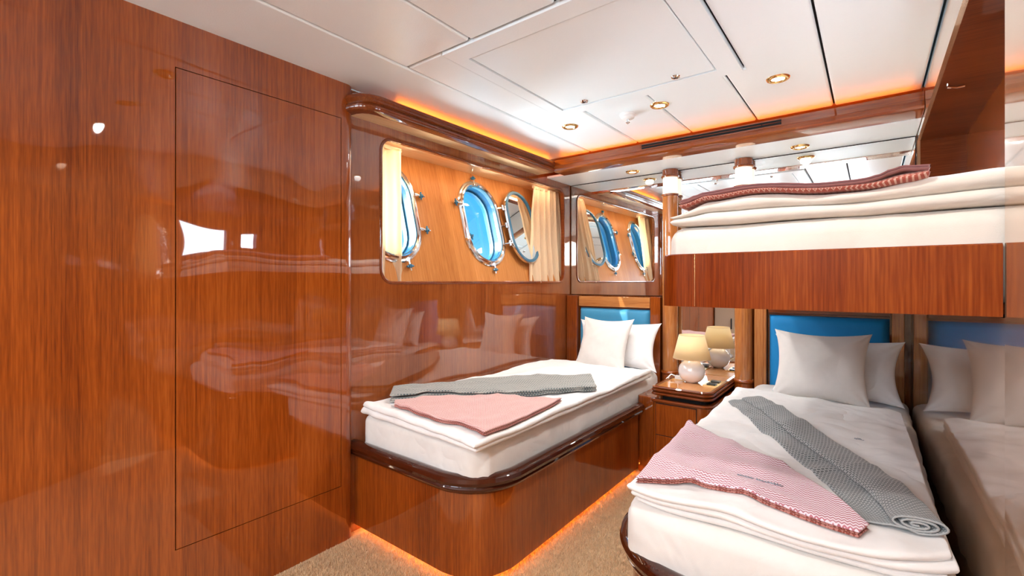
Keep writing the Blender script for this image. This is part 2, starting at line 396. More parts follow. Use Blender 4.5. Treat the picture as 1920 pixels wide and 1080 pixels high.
def slab(bm, lo, hi, zb, th, nu=40, nv=24, r=0.03, wr=None, seed=0.0, mi=0):
    """soft slab ruled between the polylines lo and hi (2D points); zb(x,y) underside, th thickness"""
    top, bot = {}, {}
    Ls = (Vector(lo[-1])-Vector(lo[0])).length; Lt = (Vector(hi[0])-Vector(lo[0])).length
    uvl = bm.loops.layers.uv.verify(); co = {}; o0 = Vector(lo[0]); dr_ = (Vector(lo[-1])-o0).normalized()
    for i in range(nu+1):
        s = 0.5+(i/nu-0.5); s = s-math.sin(2*PI*s)/(2*PI)*0.6
        A = poly_at(lo, s); D = poly_at(hi, s)
        for j in range(nv+1):
            t = j/nv; t = t-math.sin(2*PI*t)/(2*PI)*0.6
            p = A.lerp(D, t)
            d = min(s*Ls, (1-s)*Ls, t*(D-A).length, (1-t)*(D-A).length)
            k = min(d/r, 1.0); pr = math.sqrt(max(0, 1-(1-k)**2))
            z0 = zb(p.x, p.y); w_ = (wr(p.x, p.y)*pr if wr else 0)
            edge = i in (0, nu) or j in (0, nv)
            h = th(s, t) if callable(th) else th
            vt = bm.verts.new((p.x, p.y, z0+h/2+h/2*pr+w_)); top[i, j] = vt; q_ = p-o0; co[vt] = (q_.dot(dr_), q_.x*-dr_.y+q_.y*dr_.x)
            if edge: bot[i, j] = vt
            else:
                vb = bm.verts.new((p.x, p.y, z0+h/2-h/2*pr)); bot[i, j] = vb; co[vb] = co[vt]
    fs = []
    for i in range(nu):
        for j in range(nv):
            fs.append(bm.faces.new((top[i, j], top[i+1, j], top[i+1, j+1], top[i, j+1])))
            fs.append(bm.faces.new((bot[i, j], bot[i, j+1], bot[i+1, j+1], bot[i+1, j])))
    for f in fs:
        f.material_index = mi; f.smooth = True
        for l in f.loops: l[uvl].uv = co[l.vert]
    return bm
def rect_lines(x0, x1, y0, y1, wob=0.0, seed=0.0, n=14):
    lo = [(x0+(x1-x0)*i/n, y0+wob*nz(i*0.7, seed)) for i in range(n+1)]
    hi = [(x0+(x1-x0)*i/n, y1+wob*nz(i*0.7, seed+5)) for i in range(n+1)]
    lo[0] = (x0+wob*nz(seed, 3.3), lo[0][1]); return lo, hi

# ================================================================== SETTING
XL, XW, YB, ZC, XR, YREAR = -1.81, -1.85, 3.13, 1.99, 0.18, -1.4
# floor
struct('floor', B(-2.3, 0.5, YREAR-.1, 3.3, -0.06, 0.0), M['carpet'])
# wall_left: flush-panelled part with the concealed door, rounded end at the recessed window wall
bm = bmesh.new()
DY0, DY1, DZ0, DZ1 = 0.529, 1.128, 0.246, 1.832
yz = lambda X, s=1: (lambda u, v, w: (X-w, u, v))
plate(bm, [(YREAR, 0), (1.155, 0), (1.155, ZC), (YREAR, ZC)], [[(DY0-.003, DZ0-.003), (DY1+.003, DZ0-.003), (DY1+.003, DZ1+.003), (DY0-.003, DZ1+.003)]], yz(XL), 0.02)
struct('wall_left', bm, M['wood'])
bm = bmesh.new()
q = arc(XL-0.045, 1.155, 0.045, 0, 90, 8)
prism(bm, [(XL-.05, 1.155)]+q, lambda u, v, w: (u, v, w), 0, ZC)
struct('trim_1', bm, M['wood'], smooth=False, auto=30)
bm = B(XL-.016, XL, DY0, DY1, DZ0, DZ1)
d = struct('door_1', bm, M['wood'])
struct('wall_left_backing', B(XL-.06, XL-.022, YREAR, 1.15, 0, ZC), M['black'])
# window wall (wall_left beyond the door part) with the big rounded opening
WY0, WY1, WZ0, WZ1 = 1.365, 3.03, 1.122, 1.820
win = rrect(WY0, WY1, WZ0, WZ1, 0.065, 8)
bm = bmesh.new()
plate(bm, [(1.19, 0), (YB+.05, 0), (YB+.05, ZC), (1.19, ZC)], [win], yz(XW), 0.022)
struct('wall_window_side', bm, M['wood_wall2'])
# rounded lip of the opening
bm = bmesh.new()
lp = [(-0.007, -0.003), (0.0, -0.006), (0.007, -0.003), (0.008, 0.01), (-0.006, 0.022)]
sweep(bm, win, [(o, h) for o, h in lp], closed=True, fn=lambda a, b, h: (XW-h, a, b))
struct('trim_2', bm, M['rail2'], auto=50)
# hull behind: leans inwards towards the keel
hz = lambda z: -1.878-(z-1.12)*0.262
SL = Vector((-0.262, 0, 1)).normalized(); NO = Vector((1, 0, 0.262)).normalized()   # up the hull, into the room
H0 = Vector((hz(1.12), 0, 1.12))
hull = lambda u, v, w: tuple(H0+SL*v+Vector((0, u, 0))-NO*w)       # w goes outboard
def capsule(cy, cv, hw, hh, n=12):
    return arc(cy, cv+hh-hw, hw, 0, 180, n)+arc(cy, cv-hh+hw, hw, 180, 360, n)
PH = [(1.507, 0.392), (2.236, 0.392)]
HW, HH = 0.168, 0.262
bm = bmesh.new()
plate(bm, [(1.24, -0.03), (YB+.02, -0.03), (YB+.02, 0.76), (1.24, 0.76)], [capsule(cy, cv, HW, HH) for cy, cv in PH], hull, 0.02)
struct('wall_hull', bm, M['wood_hull'])
struct('trim_3', B(-2.12, XW-.02, 1.24, YB+.02, 1.828, 1.85), M['wood_pale'])     # head of the window recess
struct('trim_4', B(-1.95, XW-.02, 1.24, YB+.02, 1.085, 1.112), M['wood_lite'])    # sill
bm = B(-2.12, XW-.02, 1.22, 1.245, 1.09, 1.84); box(bm, -2.12, XW-.02, YB-.02, YB+.01, 1.09, 1.84)
struct('trim_5', bm, M['wood_hull'])
# back wall: lower wood, the upper mirror is a thing of its own
struct('wall_back', B(XW-.3, 0.5, YB+.012, YB+.06, 0, ZC+.03), M['wood'])
# right wall: high-gloss wood, with the recess over the bunk
NZ0, NZ1, NY0, NX = 1.06, 1.835, 1.147, 0.36
rw = lambda u, v, w: (XR+w, u, v)
bm = bmesh.new()
plate(bm, [(YREAR, 0), (YB+.012, 0), (YB+.012, ZC), (YREAR, ZC)], [[(NY0, NZ0), (3.10, NZ0), (3.10, NZ1), (NY0, NZ1)]], rw, 0.012)
struct('wall_right', bm, M['wood_right'])
bm = bmesh.new(); prism(bm, [(XR, NY0), (XR+.001, NY0), (XR+.001, YB+.012), (XR-.034, YB+.012)], lambda u, v, w: (u, v, w), 0, 1.066)
struct('wall_right_lower', bm, M['wood_right'])
bm = bmesh.new()
box(bm, XR+.012, NX+.03, NY0-.03, 3.12, NZ1, NZ1+.02); box(bm, XR+.012, NX+.03, 3.10, 3.12, NZ0, NZ1); box(bm, XR+.012, NX+.03, NY0-.03, NY0, NZ0, NZ1); box(bm, XR+.012, NX+.03, NY0-.03, 3.12, NZ0-.03, NZ0)
struct('wall_niche', bm, M['wood_niche'])
bm = bmesh.new()
NW = [(1.158, 1.43, 1.370, 1.60), (1.57, 1.80, 1.41, 1.57)]
plate(bm, [(NY0, NZ0), (3.10, NZ0), (3.10, NZ1), (NY0, NZ1)], [rrect(a, b, c, d, 0.02, 4) for a, b, c, d in NW], lambda u, v, w: (NX+w, u, v), 0.03)
struct('wall_niche_side', bm, M['wood'])
for k, (a, b, c, d) in enumerate(NW):     # daylight outside the two small windows of the bunk recess
    light('window_daylight', 'AREA', (NX+.05, (a+b)/2, (c+d)/2), 2.2, (0.88, 0.94, 1.0), shape='RECTANGLE', size=(d-c)*1.1, size_y=(b-a)*1.1, aim=(-1, 0, 0))
    bm = bmesh.new(); sweep(bm, rrect(a, b, c, d, 0.02, 4), [(-.012, 0), (.012, 0), (.012, .008), (-.012, .008)], closed=True, fn=lambda p, q, h: (NX-h, p, q))
    f = struct('window_%d' % (k+3), bm, M['wood_niche'])
    finish('window_pane', B(NX+.02, NX+.024, a, b, c, d), M['glass'], f)
# rear wall behind the photographer
bm = bmesh.new(); RWN = [(-1.69, -0.95, 1.42, 1.88), (-0.79, -0.05, 1.42, 1.88)]
plate(bm, [(-1.95, 0), (0.4, 0), (0.4, ZC), (-1.95, ZC)], [rrect(a, b, c, d, .05, 5) for a, b, c, d in RWN], lambda u, v, w: (u, YREAR-w, v), .05)
struct('wall_rear', bm, M['rear'])
for k, (a, b, c, d) in enumerate(RWN):  # added high windows, out of view, placed as a source for the fill
    bm = bmesh.new(); sweep(bm, rrect(a, b, c, d, .05, 5), [(-.02, 0), (.02, 0), (.02, .012), (-.02, .012)], closed=True, fn=lambda p, q, h: (p, YREAR+h, q))
    f = struct('window_%d' % (k+5), bm, M['wood_x'])
    finish('window_pane', B(a, b, YREAR-.03, YREAR-.025, c, d), M['glass'], f)

# ceiling: soft panels with thin joints
CE = bmesh.new()
g = 0.0036
rects = [(XL-.04, -1.4850, YREAR, 2.7727), (-1.4850, -1.1333, YREAR, 1.2212), (-1.1333, -0.7718, YREAR, 1.2212), (-0.7718, -0.4103, YREAR, 1.2212),
         (-1.4850, -1.2896, 1.2212, 2.0683), (-1.4850, -1.1529, 2.0683, 2.7727), (-1.1529, -0.8265, 2.0683, 2.7727), (-0.8265, -0.4865, 2.0683, 2.7727),
         (-0.1465, XR, YREAR, 2.7727)]
for x0, x1, y0, y1 in rects:
    box(CE, x0+g, x1-g, y0+g, y1-g, ZC, ZC+.02)
struct('trim_14', B(XL-.04, XR, 2.773, YB, ZC+.006, ZC+.016), M['wood_hull'])
prism(CE, [(-0.4103+g, YREAR+g), (-0.1465-g, YREAR+g), (-0.1465-g, 2.7727-g), (-0.4865+g, 2.7727-g), (-0.4865+g, 2.0683+g), (-0.4103+g, 2.0683+g)], lambda u, v, w: (u, v, w), ZC, ZC+.02)
c = struct('ceiling', CE, M['ceil'], bevel=0.009, seg=4)
bk = finish('panel_backing', B(-2.2, 0.5, YREAR-.1, 3.3, ZC+.02, ZC+.05), M['black'], c)

# ceiling hatch
t = thing('ceiling_hatch', (-0.85, 1.64, ZC), 'large white padded access hatch with a raised border in the ceiling', 'hatch')
bm = bmesh.new(); o = rrect(-1.2860, -0.4139, 1.2248, 2.0647, 0.004, 2); i = rrect(-1.2261, -0.4963, 1.3072, 1.9950, 0.004, 2)
plate(bm, o, [i], lambda u, v, w: (u, v, ZC-.007+w), 0.02)
finish('border', bm, M['ceil'], t, bevel=0.003)
finish('panel', B(-1.2198, -0.5027, 1.3136, 1.9887, ZC-.004, ZC+.01), M['ceil'], t, bevel=0.004, seg=3)
for x in (-1.0815, -0.6497):
    bm = bmesh.new(); lathe(bm, [(0.001, -.004), (.010, -.004), (.017, -.002), (.019, 0.002)], (x, 1.954, ZC-.007), 24)
    lt = finish('latch', bm, M['chrome'], t, auto=40); lt['label'] = 'small round chrome latch'
    finish('latch_slot', B(x-.008, x+.008, 1.952, 1.956, ZC-.013, ZC-.010), M['black'], lt)

# downlights
M['bulb_off'] = plain('unlit halogen reflector', (0.75, 0.78, 0.82), 0.12, 1.0)
def downlight(name, x, y, z, label, group, e=6.0):
    t = thing(name, (x, y, z), label, 'ceiling light', group)
    bm = bmesh.new(); lathe(bm, [(.027, .004), (.027, -.006), (.034, -.009), (.042, -.006), (.046, 0.002)], (x, y, z), 36, caps=False)
    finish('trim_ring', bm, M['brass'], t, smooth=True)
    bm = bmesh.new(); lathe(bm, [(.0015, -.001), (.012, -.003), (.022, -.003), (.0275, .002)], (x, y, z), 24)
    finish('bulb', bm, M['bulb'] if e else M['bulb_off'], t, smooth=True)
    if e: 
        l = light('lamp', 'SPOT', (x, y, z-.016), e, (1.0, 0.96, 0.91), shadow_soft_size=0.03, spot_size=math.radians(160), spot_blend=0.6, rot=(0, 0, 0))
        l.parent = t; l.matrix_parent_inverse = Matrix.Translation(t.location).inverted()
    return t
EN = 12.5
downlight('downlight', -1.326, 2.236, ZC, 'brass ringed ceiling downlight nearest the window corner', 'ceiling downlights', e=EN)
downlight('downlight', -0.820, 2.233, ZC, 'brass ringed ceiling downlight just right of the smoke detector', 'ceiling downlights', e=EN)
downlight('downlight', -0.315, 2.247, ZC, 'largest looking brass ringed downlight, on the right side of the ceiling', 'ceiling downlights', e=EN)
for y, row in ((0.625, 'beside the hatch on the side of the photographer'), (-0.75, 'behind the photographer')):
    for x, side in ((-1.30, 'left'), (-0.80, 'middle'), (-0.27, 'right')):
        downlight('downlight', x, y, ZC, '%s ceiling downlight of the row %s' % (side, row), 'ceiling downlights', e=0 if (y > 0 and x < -.5) else EN*1.25)
downlight('soffit_downlight', -1.277, 2.975, 1.868, 'small brass downlight in the soffit above the left bed headboard', 'soffit downlights', e=2.0)
downlight('soffit_downlight', -0.313, 2.985, 1.868, 'small brass downlight in the soffit above the bunk', 'soffit downlights', e=2.0)

# smoke detector
t = thing('smoke_detector', (-0.994, 2.254, ZC), 'white round smoke detector on the ceiling between two downlights', 'smoke detector')
bm = bmesh.new(); lathe(bm, [(.040, 0), (.040, -.008), (.034, -.012), (.033, -.022), (.026, -.027), (.001, -.028)], (-0.994, 2.254, ZC), 36); finish('housing', bm, M['plastic'], t, auto=35)
bm = bmesh.new(); lathe(bm, [(.028, -.012), (.030, -.018), (.028, -.020)], (-0.994, 2.254, ZC), 30, caps=False); finish('vent_ring', bm, M['chrome'], t, auto=35)
bm = bmesh.new(); lathe(bm, [(.008, -.028), (.007, -.040), (.011, -.043), (.004, -.050), (.001, -.052)], (-0.994, 2.254, ZC), 20); finish('sprinkler_tip', bm, M['chrome'], t, auto=35)

# cornices (hanging light shelves) ------------------------------------
CX, CY = -1.715, 2.655
# left cornice path runs from the door wall towards the back, offset outward = into the room
path = [(-1.83, 1.165), (-1.79, 1.168), (-1.752, 1.185), (-1.728, 1.215), (-1.715, 1.26), (-1.715, 2.665)]
prof = [(-.03, 1.868), (.0, 1.868), (.010, 1.872), (.016, 1.882), (.016, 1.892), (.009, 1.901), (.003, 1.905), (.012, 1.912), (.018, 1.924), (.014, 1.938), (.002, 1.946), (-.03, 1.948)]
bm = bmesh.new(); sweep(bm, path, prof)
t = struct('trim_6', bm, M['rail2'], auto=35)
bm = bmesh.new(); prism(bm, [(XW, 1.19), (-1.80, 1.19), (-1.745, 1.22), (-1.735, 1.28), (-1.735, CY+.02), (-1.85, CY+.02)], lambda u, v, w: (u, v, w), 1.872, 1.885)
struct('trim_7', bm, M['wood_pale'])
finish('cove_strip', B(-1.806, -1.796, 1.42, 2.74, 1.966, 1.974), M['led'], None).update_tag()
o = bpy.data.objects['cove_strip']; tag(o, 'orange light strip glowing on top of the cornice above the porthole window', 'light strip', 'cove light strips')
# back cornice
bm = bmesh.new()
profb = [(y-2.655, z) for y, z in ((2.655, 1.884), (2.660, 1.874), (2.675, 1.869), (2.795, 1.869), (2.795, 1.885), (2.72, 1.9), (2.695, 1.906), (2.692, 1.95), (2.672, 1.95), (2.672, 1.912), (2.660, 1.902))]
v = []
prism(bm, profb, lambda u, v, w: (w, 2.655+u, v), CX+.01, XR-.002)
struct('trim_8', bm, M['wood_x'], auto=35)
struct('trim_9', B(XW+.002, XR-.002, 2.795, YB, 1.870, 1.884), M['ceil'])   # white soffit
o = finish('cove_strip', B(CX+.02, XR-.03, 2.716, 2.726, 1.954, 1.962), M['led']); tag(o, 'orange light strip glowing on top of the cornice across the head wall', 'light strip', 'cove light strips')
# air vent in the cornice face
t = thing('air_vent', (-0.72, 2.665, 1.93), 'long narrow black slotted air vent in the wooden cornice', 'air vent')
finish('slot', B(-1.09, -0.36, 2.6695, 2.672, 1.919, 1.943), M['black'], t)
for a, b in ((-1.09, -0.86), (-0.855, -0.45), (-0.445, -0.36)):
    finish('louver', B(a, b, 2.667, 2.671, 1.929, 1.932), M['wood_niche'], t)

# mirrors --------------------------------------------------------------
def mirror(name, x0, x1, z0, z1, label):
    t = thing(name, ((x0+x1)/2, YB, z0), label, 'mirror')
    finish('mirror_glass', B(x0, x1, YB-.004, YB+.002, z0, z1), M['mirror'], t)
    finish('backing', B(x0-.004, x1+.004, YB+.002, YB+.010, z0-.003, z1), M['black'], t)
    finish('edge_strip', B(x0, x1, YB-.006, YB-.004, z1-.003, z1), M['black'], t)
    return t
mirror('wall_mirror', XW+.008, XR-.006, 1.03, 1.868, 'wide wall mirror above the headboards reflecting ceiling and window')
mirror('nightstand_mirror', -1.02, -0.655, 0.50, 1.022, 'small mirror between the two wooden columns behind the table lamp')

# back wall panelling under the mirror
bm = bmesh.new()
box(bm, -1.193, -1.125, 3.07, YB+.01, 0.3, 1.022)
struct('trim_10', bm, M['wood'], bevel=.003)
bm = bmesh.new(); box(bm, -0.555, -0.49, 3.07, YB+.01, 0.3, 1.022); box(bm, 0.080, 0.13, 3.07, YB+.01, 0.3, 1.022)
struct('trim_11', bm, M['wood_litez'], bevel=.003)
struct('trim_12', B(XW+.005, -1.755, 3.06, YB+.01, 0.3, 1.022), M['wood'], bevel=.003)

# headboards
def headboard(name, x0, x1, z1, mat, label, topmat):
    t = thing(name, ((x0+x1)/2, 3.1, .5), label, 'headboard')
    finish('back_panel', B(x0-.004, x1+.004, 3.105, YB+.01, .42, z1+.085), M['rail2'], t)
    finish('top_rail', B(x0, x1, 3.075, 3.106, z1+.012, z1+.085), topmat, t, bevel=.003)
    bm = bmesh.new()
    n = 14; V = {}
    for i in range(n+1):
        for j in range(n+1):
            s, q = i/n, j/n; s2 = s-math.sin(2*PI*s)/(2*PI)*.7; q2 = q-math.sin(2*PI*q)/(2*PI)*.7
            X = x0+.004+(x1-x0-.008)*s2; Z = .44+(z1-.44)*q2
            d = min(s2*(x1-x0), (1-s2)*(x1-x0), (q2)*(z1-.44), (1-q2)*(z1-.44)); k = min(d/.03, 1)
            V[i, j] = bm.verts.new((X, 3.103-.035*math.sqrt(1-(1-k)**2)-.006*math.sin(PI*s)*math.sin(PI*q), Z))
    for i in range(n):
        for j in range(n): bm.faces.new((V[i, j], V[i+1, j], V[i+1, j+1], V[i, j+1]))
    o = finish('pad', bm, mat, t, smooth=True)
    return t
headboard('headboard', -1.748, -1.197, .932, M['blue2'], 'soft blue padded headboard of the bed under the window', M['wood_lite'])
headboard('headboard', -0.482, 0.076, .932, M['blue'], 'bright blue padded headboard of the bed beneath the bunk', M['rail2'])

# columns with lamp glass
def column(x, label):
    t = thing('lamp_column', (x, 3.08, .45), label, 'column', 'lamp columns beside the mirror')
    y = 3.085
    bm = bmesh.new(); lathe(bm, [(.052, .452), (.052, .515), (.056, .518), (.059, .527), (.056, .536), (.052, .539)], (x, y, 0), 32); finish('foot', bm, M['wood'], t, auto=40)
    bm = bmesh.new(); lathe(bm, [(.049, .539), (.049, 1.692)], (x, y, 0), 32); finish('shaft', bm, M['wood_litez'], t, auto=40)
    bm = bmesh.new(); lathe(bm, [(.049, 1.692), (.055, 1.694), (.057, 1.700), (.055, 1.706), (.047, 1.708)], (x, y, 0), 32); finish('collar', bm, M['wood'], t, auto=40)
    bm = bmesh.new(); lathe(bm, [(.046, 1.708), (.046, 1.815)], (x, y, 0), 32); g_ = finish('lamp_glass', bm, M['frost'], t, auto=40); g_['label'] = 'glowing frosted glass cylinder'
    bm = bmesh.new(); lathe(bm, [(.047, 1.815), (.056, 1.817), (.058, 1.823), (.055, 1.830), (.050, 1.832), (.050, 1.868)], (x, y, 0), 32); finish('capital', bm, M['wood'], t, auto=40)
column(-1.061, 'round wooden lamp column between the left bed and the nightstand mirror')
column(-0.616, 'round wooden lamp column between the nightstand mirror and the right bed')

# ================================================================== PORTHOLES
def porthole(idx, cy, cv, dogs, mirror_cover):
    hf = lambda a, b, h: hull(a, b, -h)
    cap = capsule(cy, cv, HW, HH, 14)
    bm = bmesh.new()
    sweep(bm, cap, [(.026, -.001), (.026, .006), (.020, .011), (.010, .012), (.006, .020), (-.004, .022), (-.010, .014), (-.010, -.02)], closed=True, fn=hf)
    f = struct('window_%d' % idx, bm, M['chrome'], auto=30)
    bm = bmesh.new(); sweep(bm, cap, [(.004, .0), (-.008, .0), (-.014, -.10), (.004, -.10)], closed=True, fn=hf)
    finish('sleeve', bm, M['tunnel'], f, auto=40)
    bm = bmesh.new(); sweep(bm, cap, [(-.009, .012), (-.016, .010), (-.016, .002), (-.009, .0)], closed=True, fn=hf)
    finish('gasket', bm, M['blue_gasket'], f, auto=40)
    bm = bmesh.new(); prism(bm, capsule(cy, cv, HW-.004, HH-.004, 12), lambda u, v, w: hull(u, v, w), .078, .084)
    finish('window_pane', bm, M['glass'], f)
    bm = bmesh.new(); sweep(bm, capsule(cy, cv, HW-.012, HH-.012, 12), [(.006, -.062), (-.008, -.062), (-.008, -.076), (.006, -.076)], closed=True, fn=hf)
    finish('outer_ring', bm, M['blue_gasket'], f, auto=40)
    for (a, b, dx, dy) in dogs:      # swing bolts round the rim
        p = Vector(hull(a, b, -.014)); u = Vector(hull(a+dx, b+dy, -.014))-p; u.normalize()
        bm = bmesh.new(); tube(bm, [p-u*.006, p+u*.012], .010, 12); tube(bm, [p+NO*.004+u*.008, p+NO*.004+u*.028], .0055, 10)
        dd = finish('swing_bolt', bm, M['chrome'], f, auto=40)
        bm = bmesh.new(); k = p+u*.030+NO*.004; tube(bm, [k, k+u*.004, k+u*.016, k+u*.020], [.008, .013, .013, .007], 8)
        s = NO.cross(u).normalized(); tube(bm, [k+u*.010-s*.022, k+u*.010+s*.022], .005, 8)
        finish('wing_nut', bm, M['blue_knob'], dd, auto=40)
        bm = bmesh.new(); tube(bm, [k+u*.018, k+u*.034], .004, 8); finish('bolt_end', bm, M['chrome'], dd, auto=40)
    return f
w1 = porthole(1, *PH[0], [(PH[0][0]+HW+.018, .50, 1, -.1), (PH[0][0]+HW+.018, .30, 1, -.1), (PH[0][0]+.06, .125, .1, -1)], False)
w2 = porthole(2, *PH[1], [(PH[1][0]-.02, .652, -.1, 1), (PH[1][0]-HW-.018, .50, -1, 0), (PH[1][0]-HW-.018, .27, .4, .2), (PH[1][0]+.02, .12, .0, -1)], True)
# opened glazed frame of porthole 2, folded back beside it
cy2 = PH[1][0]+HW+.05+.185
ang = math.radians(-3)
hy = PH[1][0]+HW+.030                        # hinge line
def fold(u, v, w):                           # u measured from hinge line
    p = Vector(hull(hy+u*math.cos(ang), v, 0)); return tuple(p+NO*(.042+u*math.sin(ang)+w))
bm = bmesh.new()
capo = capsule(.180, PH[1][1], HW-.012, HH-.012, 14)
sweep(bm, capo, [(.016, .0), (.016, .012), (.010, .016), (-.002, .016), (-.006, .0)], closed=True, fn=fold)
fr = finish('opened_frame', bm, M['chrome'], w2, auto=35)
bm = bmesh.new(); sweep(bm, capo, [(.010, .015), (.008, .021), (-.008, .021), (-.012, .013), (-.012, .004)], closed=True, fn=fold)
finish('gasket', bm, M['blue_gasket'], fr, auto=40)
bm = bmesh.new(); prism(bm, capsule(.180, PH[1][1], HW-.02, HH-.02, 12), fold, .006, .012)
gp = finish('mirrored_pane', bm, M['mirror'], fr)
for b in (.51, .385, .26):
    bm = bmesh.new(); p = Vector(hull(hy, b, -.042)); tube(bm, [p-SL*.018, p+SL*.018], .008, 12)
    q = Vector(hull(hy-.03, b, -.012)); tube(bm, [q, p], .007, 8); q = Vector(fold(.03, b, .008)); tube(bm, [p, q], .007, 8)
    finish('hinge', bm, M['chrome'], w2, auto=40)

# distant shore
bm = bmesh.new(); n = 160; lo, hi = [], []
for i in range(n+1):
    y = -40+220*i/n; h = 4.0+1.4*nz(i*.33, 1.7)+0.9*nz(i*1.3, 4.2)
    bm.verts.new((-70, y, -3)); bm.verts.new((-70-2*nz(i*.9, 8), y, h)); bm.verts.new((-84, y, h*.9)); bm.verts.new((-84, y, -3))
bm.verts.ensure_lookup_table()
for i in range(n):
    for k in range(3): bm.faces.new((bm.verts[4*i+k], bm.verts[4*i+4+k], bm.verts[4*i+5+k], bm.verts[4*i+k+1]))
o = finish('shore_trees', bm, M['tree']); tag(o, 'dark green line of distant shore trees seen low through the portholes', 'trees', kind='stuff')

# window recess light strip (tucked behind the top of the opening)
o = finish('recess_strip', B(XW-.036, XW-.026, 1.45, 2.95, 1.8245, 1.828), M['led_warm']); tag(o, 'thin warm light strip under the head of the window recess', 'light strip')

# ================================================================== CURTAINS
def curtain(name, y0, y1, yb0, yb1, x, folds, label, seed):
    bm = bmesh.new(); nu, nv = 90, 34; V = {}
    for j in range(nv+1):
        t = j/nv; z = 1.815-(1.815-1.118)*t
        a = y0+(yb0-y0)*t**.8; b = y1+(yb1-y1)*t**.8
        for i in range(nu+1):
            s = i/nu
            ph = s*folds*2*PI+1.3*nz(s*3, t*1.5, seed)
            amp = (.010+.008*t)*(1+.5*nz(s*5, 0, seed+2))
            X = x+amp*math.sin(ph)+.004*math.sin(ph*2.7+seed)-(z-1.12)*0.10+.012*nz(s*2, t*3, seed+4)
            V[i, j] = bm.verts.new((max(X, hz(z)+.03) if False else X, a+(b-a)*s+.006*math.cos(ph), z))
    for i in range(nu):
        for j in range(nv): bm.faces.new((V[i, j], V[i+1, j], V[i+1, j+1], V[i, j+1]))
    t = thing(name, (x, (y0+y1)/2, 1.118), label, 'curtain', 'cream window curtains')
    o = finish('fabric', bm, M['curtain'], t, smooth=True)
    s = o.modifiers.new('thickness', 'SOLIDIFY'); s.thickness = .0012
    o2 = finish('heading_tape', B(x-.085, x-.070, min(y0, y1)+.002, max(y0, y1)-.002, 1.806, 1.826), M['curtain'], t)
    return t
curtain('curtain', 1.27, 1.575, 1.27, 1.530, -1.883, 2.5, 'cream curtain gathered at the left end of the window recess', 1.0)
curtain('curtain', 2.76, 3.09, 2.60, 3.09, -1.873, 5.5, 'cream pleated curtain at the right end of the window recess', 5.0)

# ================================================================== BEDS
def bed(name, outline, plinth, label, zr=.40, rmat=None):
    """outline: list of XY walked so that the room is on the right-hand side"""
    cx = sum(p[0] for p in outline)/len(outline); cy = sum(p[1] for p in outline)/len(outline)
    t = thing(name, (cx, cy, 0), label, 'bed')
    bm = bmesh.new()
    sweep(bm, outline, [(0, .032), (0, .356), (-.018, .356), (-.018, .032)])
    finish('base', bm, M['wood'], t, auto=30)
    bm = bmesh.new()
    pr = [(-.03, .350), (.014, .350), (.022, .356), (.026, .366), (.021, .373), (.032, .380), (.037, .393), (.033, .406), (.019, .415), (.004, .417), (-.012, .413), (-.022, .404), (-.03, .39)]
    sweep(bm, outline, pr)
    finish('rail', bm, M['rail'], t, auto=35)
    bm = bmesh.new(); sweep(bm, plinth, [(0, .0), (0, .05), (-.012, .05), (-.012, 0)])
    finish('plinth', bm, M['wood_niche'], t, auto=30)
    bm = bmesh.new(); sweep(bm, plinth, [(.002, .030), (.010, .030), (.010, .035), (.002, .035)])
    l = finish('light_strip', bm, M['led_floor'], t, auto=30); l['label'] = 'amber light strip under the base'
    bm = bmesh.new(); pts = [(p[0], p[1]) for p in outline]
    ext = [(outline[-1][0], outline[-1][1])]
    return t, pts
# left bed: from the wall, round the foot corner, to the nightstand
def offset_in(x0, y0, x1, y1, r, side):
    if side == 'L':   # room is below (foot) and to the right
        return [(x0, y0), (x0+.15, y0), (x0+.3, y0)]+arc(x1-r, y0+r, r, -90, 0, 24)+[(x1, y0+.7), (x1, y1)]
    return [(x1, y1)]
O1 = offset_in(-1.848, 1.222, -1.088, 2.618, .21, 'L')
P1 = offset_in(-1.848, 1.262, -1.128, 2.618, .18, 'L')
b1, pts = bed('single_bed', O1, P1, 'wooden single bed with dark rounded rail under the window')
bm = bmesh.new(); prism(bm, pts+[(-1.118, 2.62), (-1.118, 3.06), (-1.848, 3.06)], lambda u, v, w: (u, v, w), .34, .352); finish('platform', bm, M['wood_niche'], b1)
# right bed: from nightstand side, round its foot corner, to the right wall
O2 = [(-0.585, 3.06), (-0.585, 2.3), (-0.585, 1.6)]
O2 = [(-0.572, 2.54), (-0.572, 1.9)]+[(x, y) for x, y in arc(-0.572+.25, 1.135+.25, .25, 180, 270, 26)]+[(0.0, 1.135), (XR-.002, 1.135)]
P2 = [(-0.532, 2.54), (-0.532, 1.9)]+arc(-0.532+.22, 1.175+.22, .22, 180, 270, 14)+[(0.0, 1.175), (XR-.002, 1.175)]
b2, pts = bed('single_bed', O2, P2, 'wooden single bed below the bunk beside the glossy right wall')
bm = bmesh.new(); prism(bm, pts+[(XR-.002, 3.06), (-0.572, 3.06)], lambda u, v, w: (u, v, w), .34, .352); finish('platform', bm, M['wood_niche'], b2)

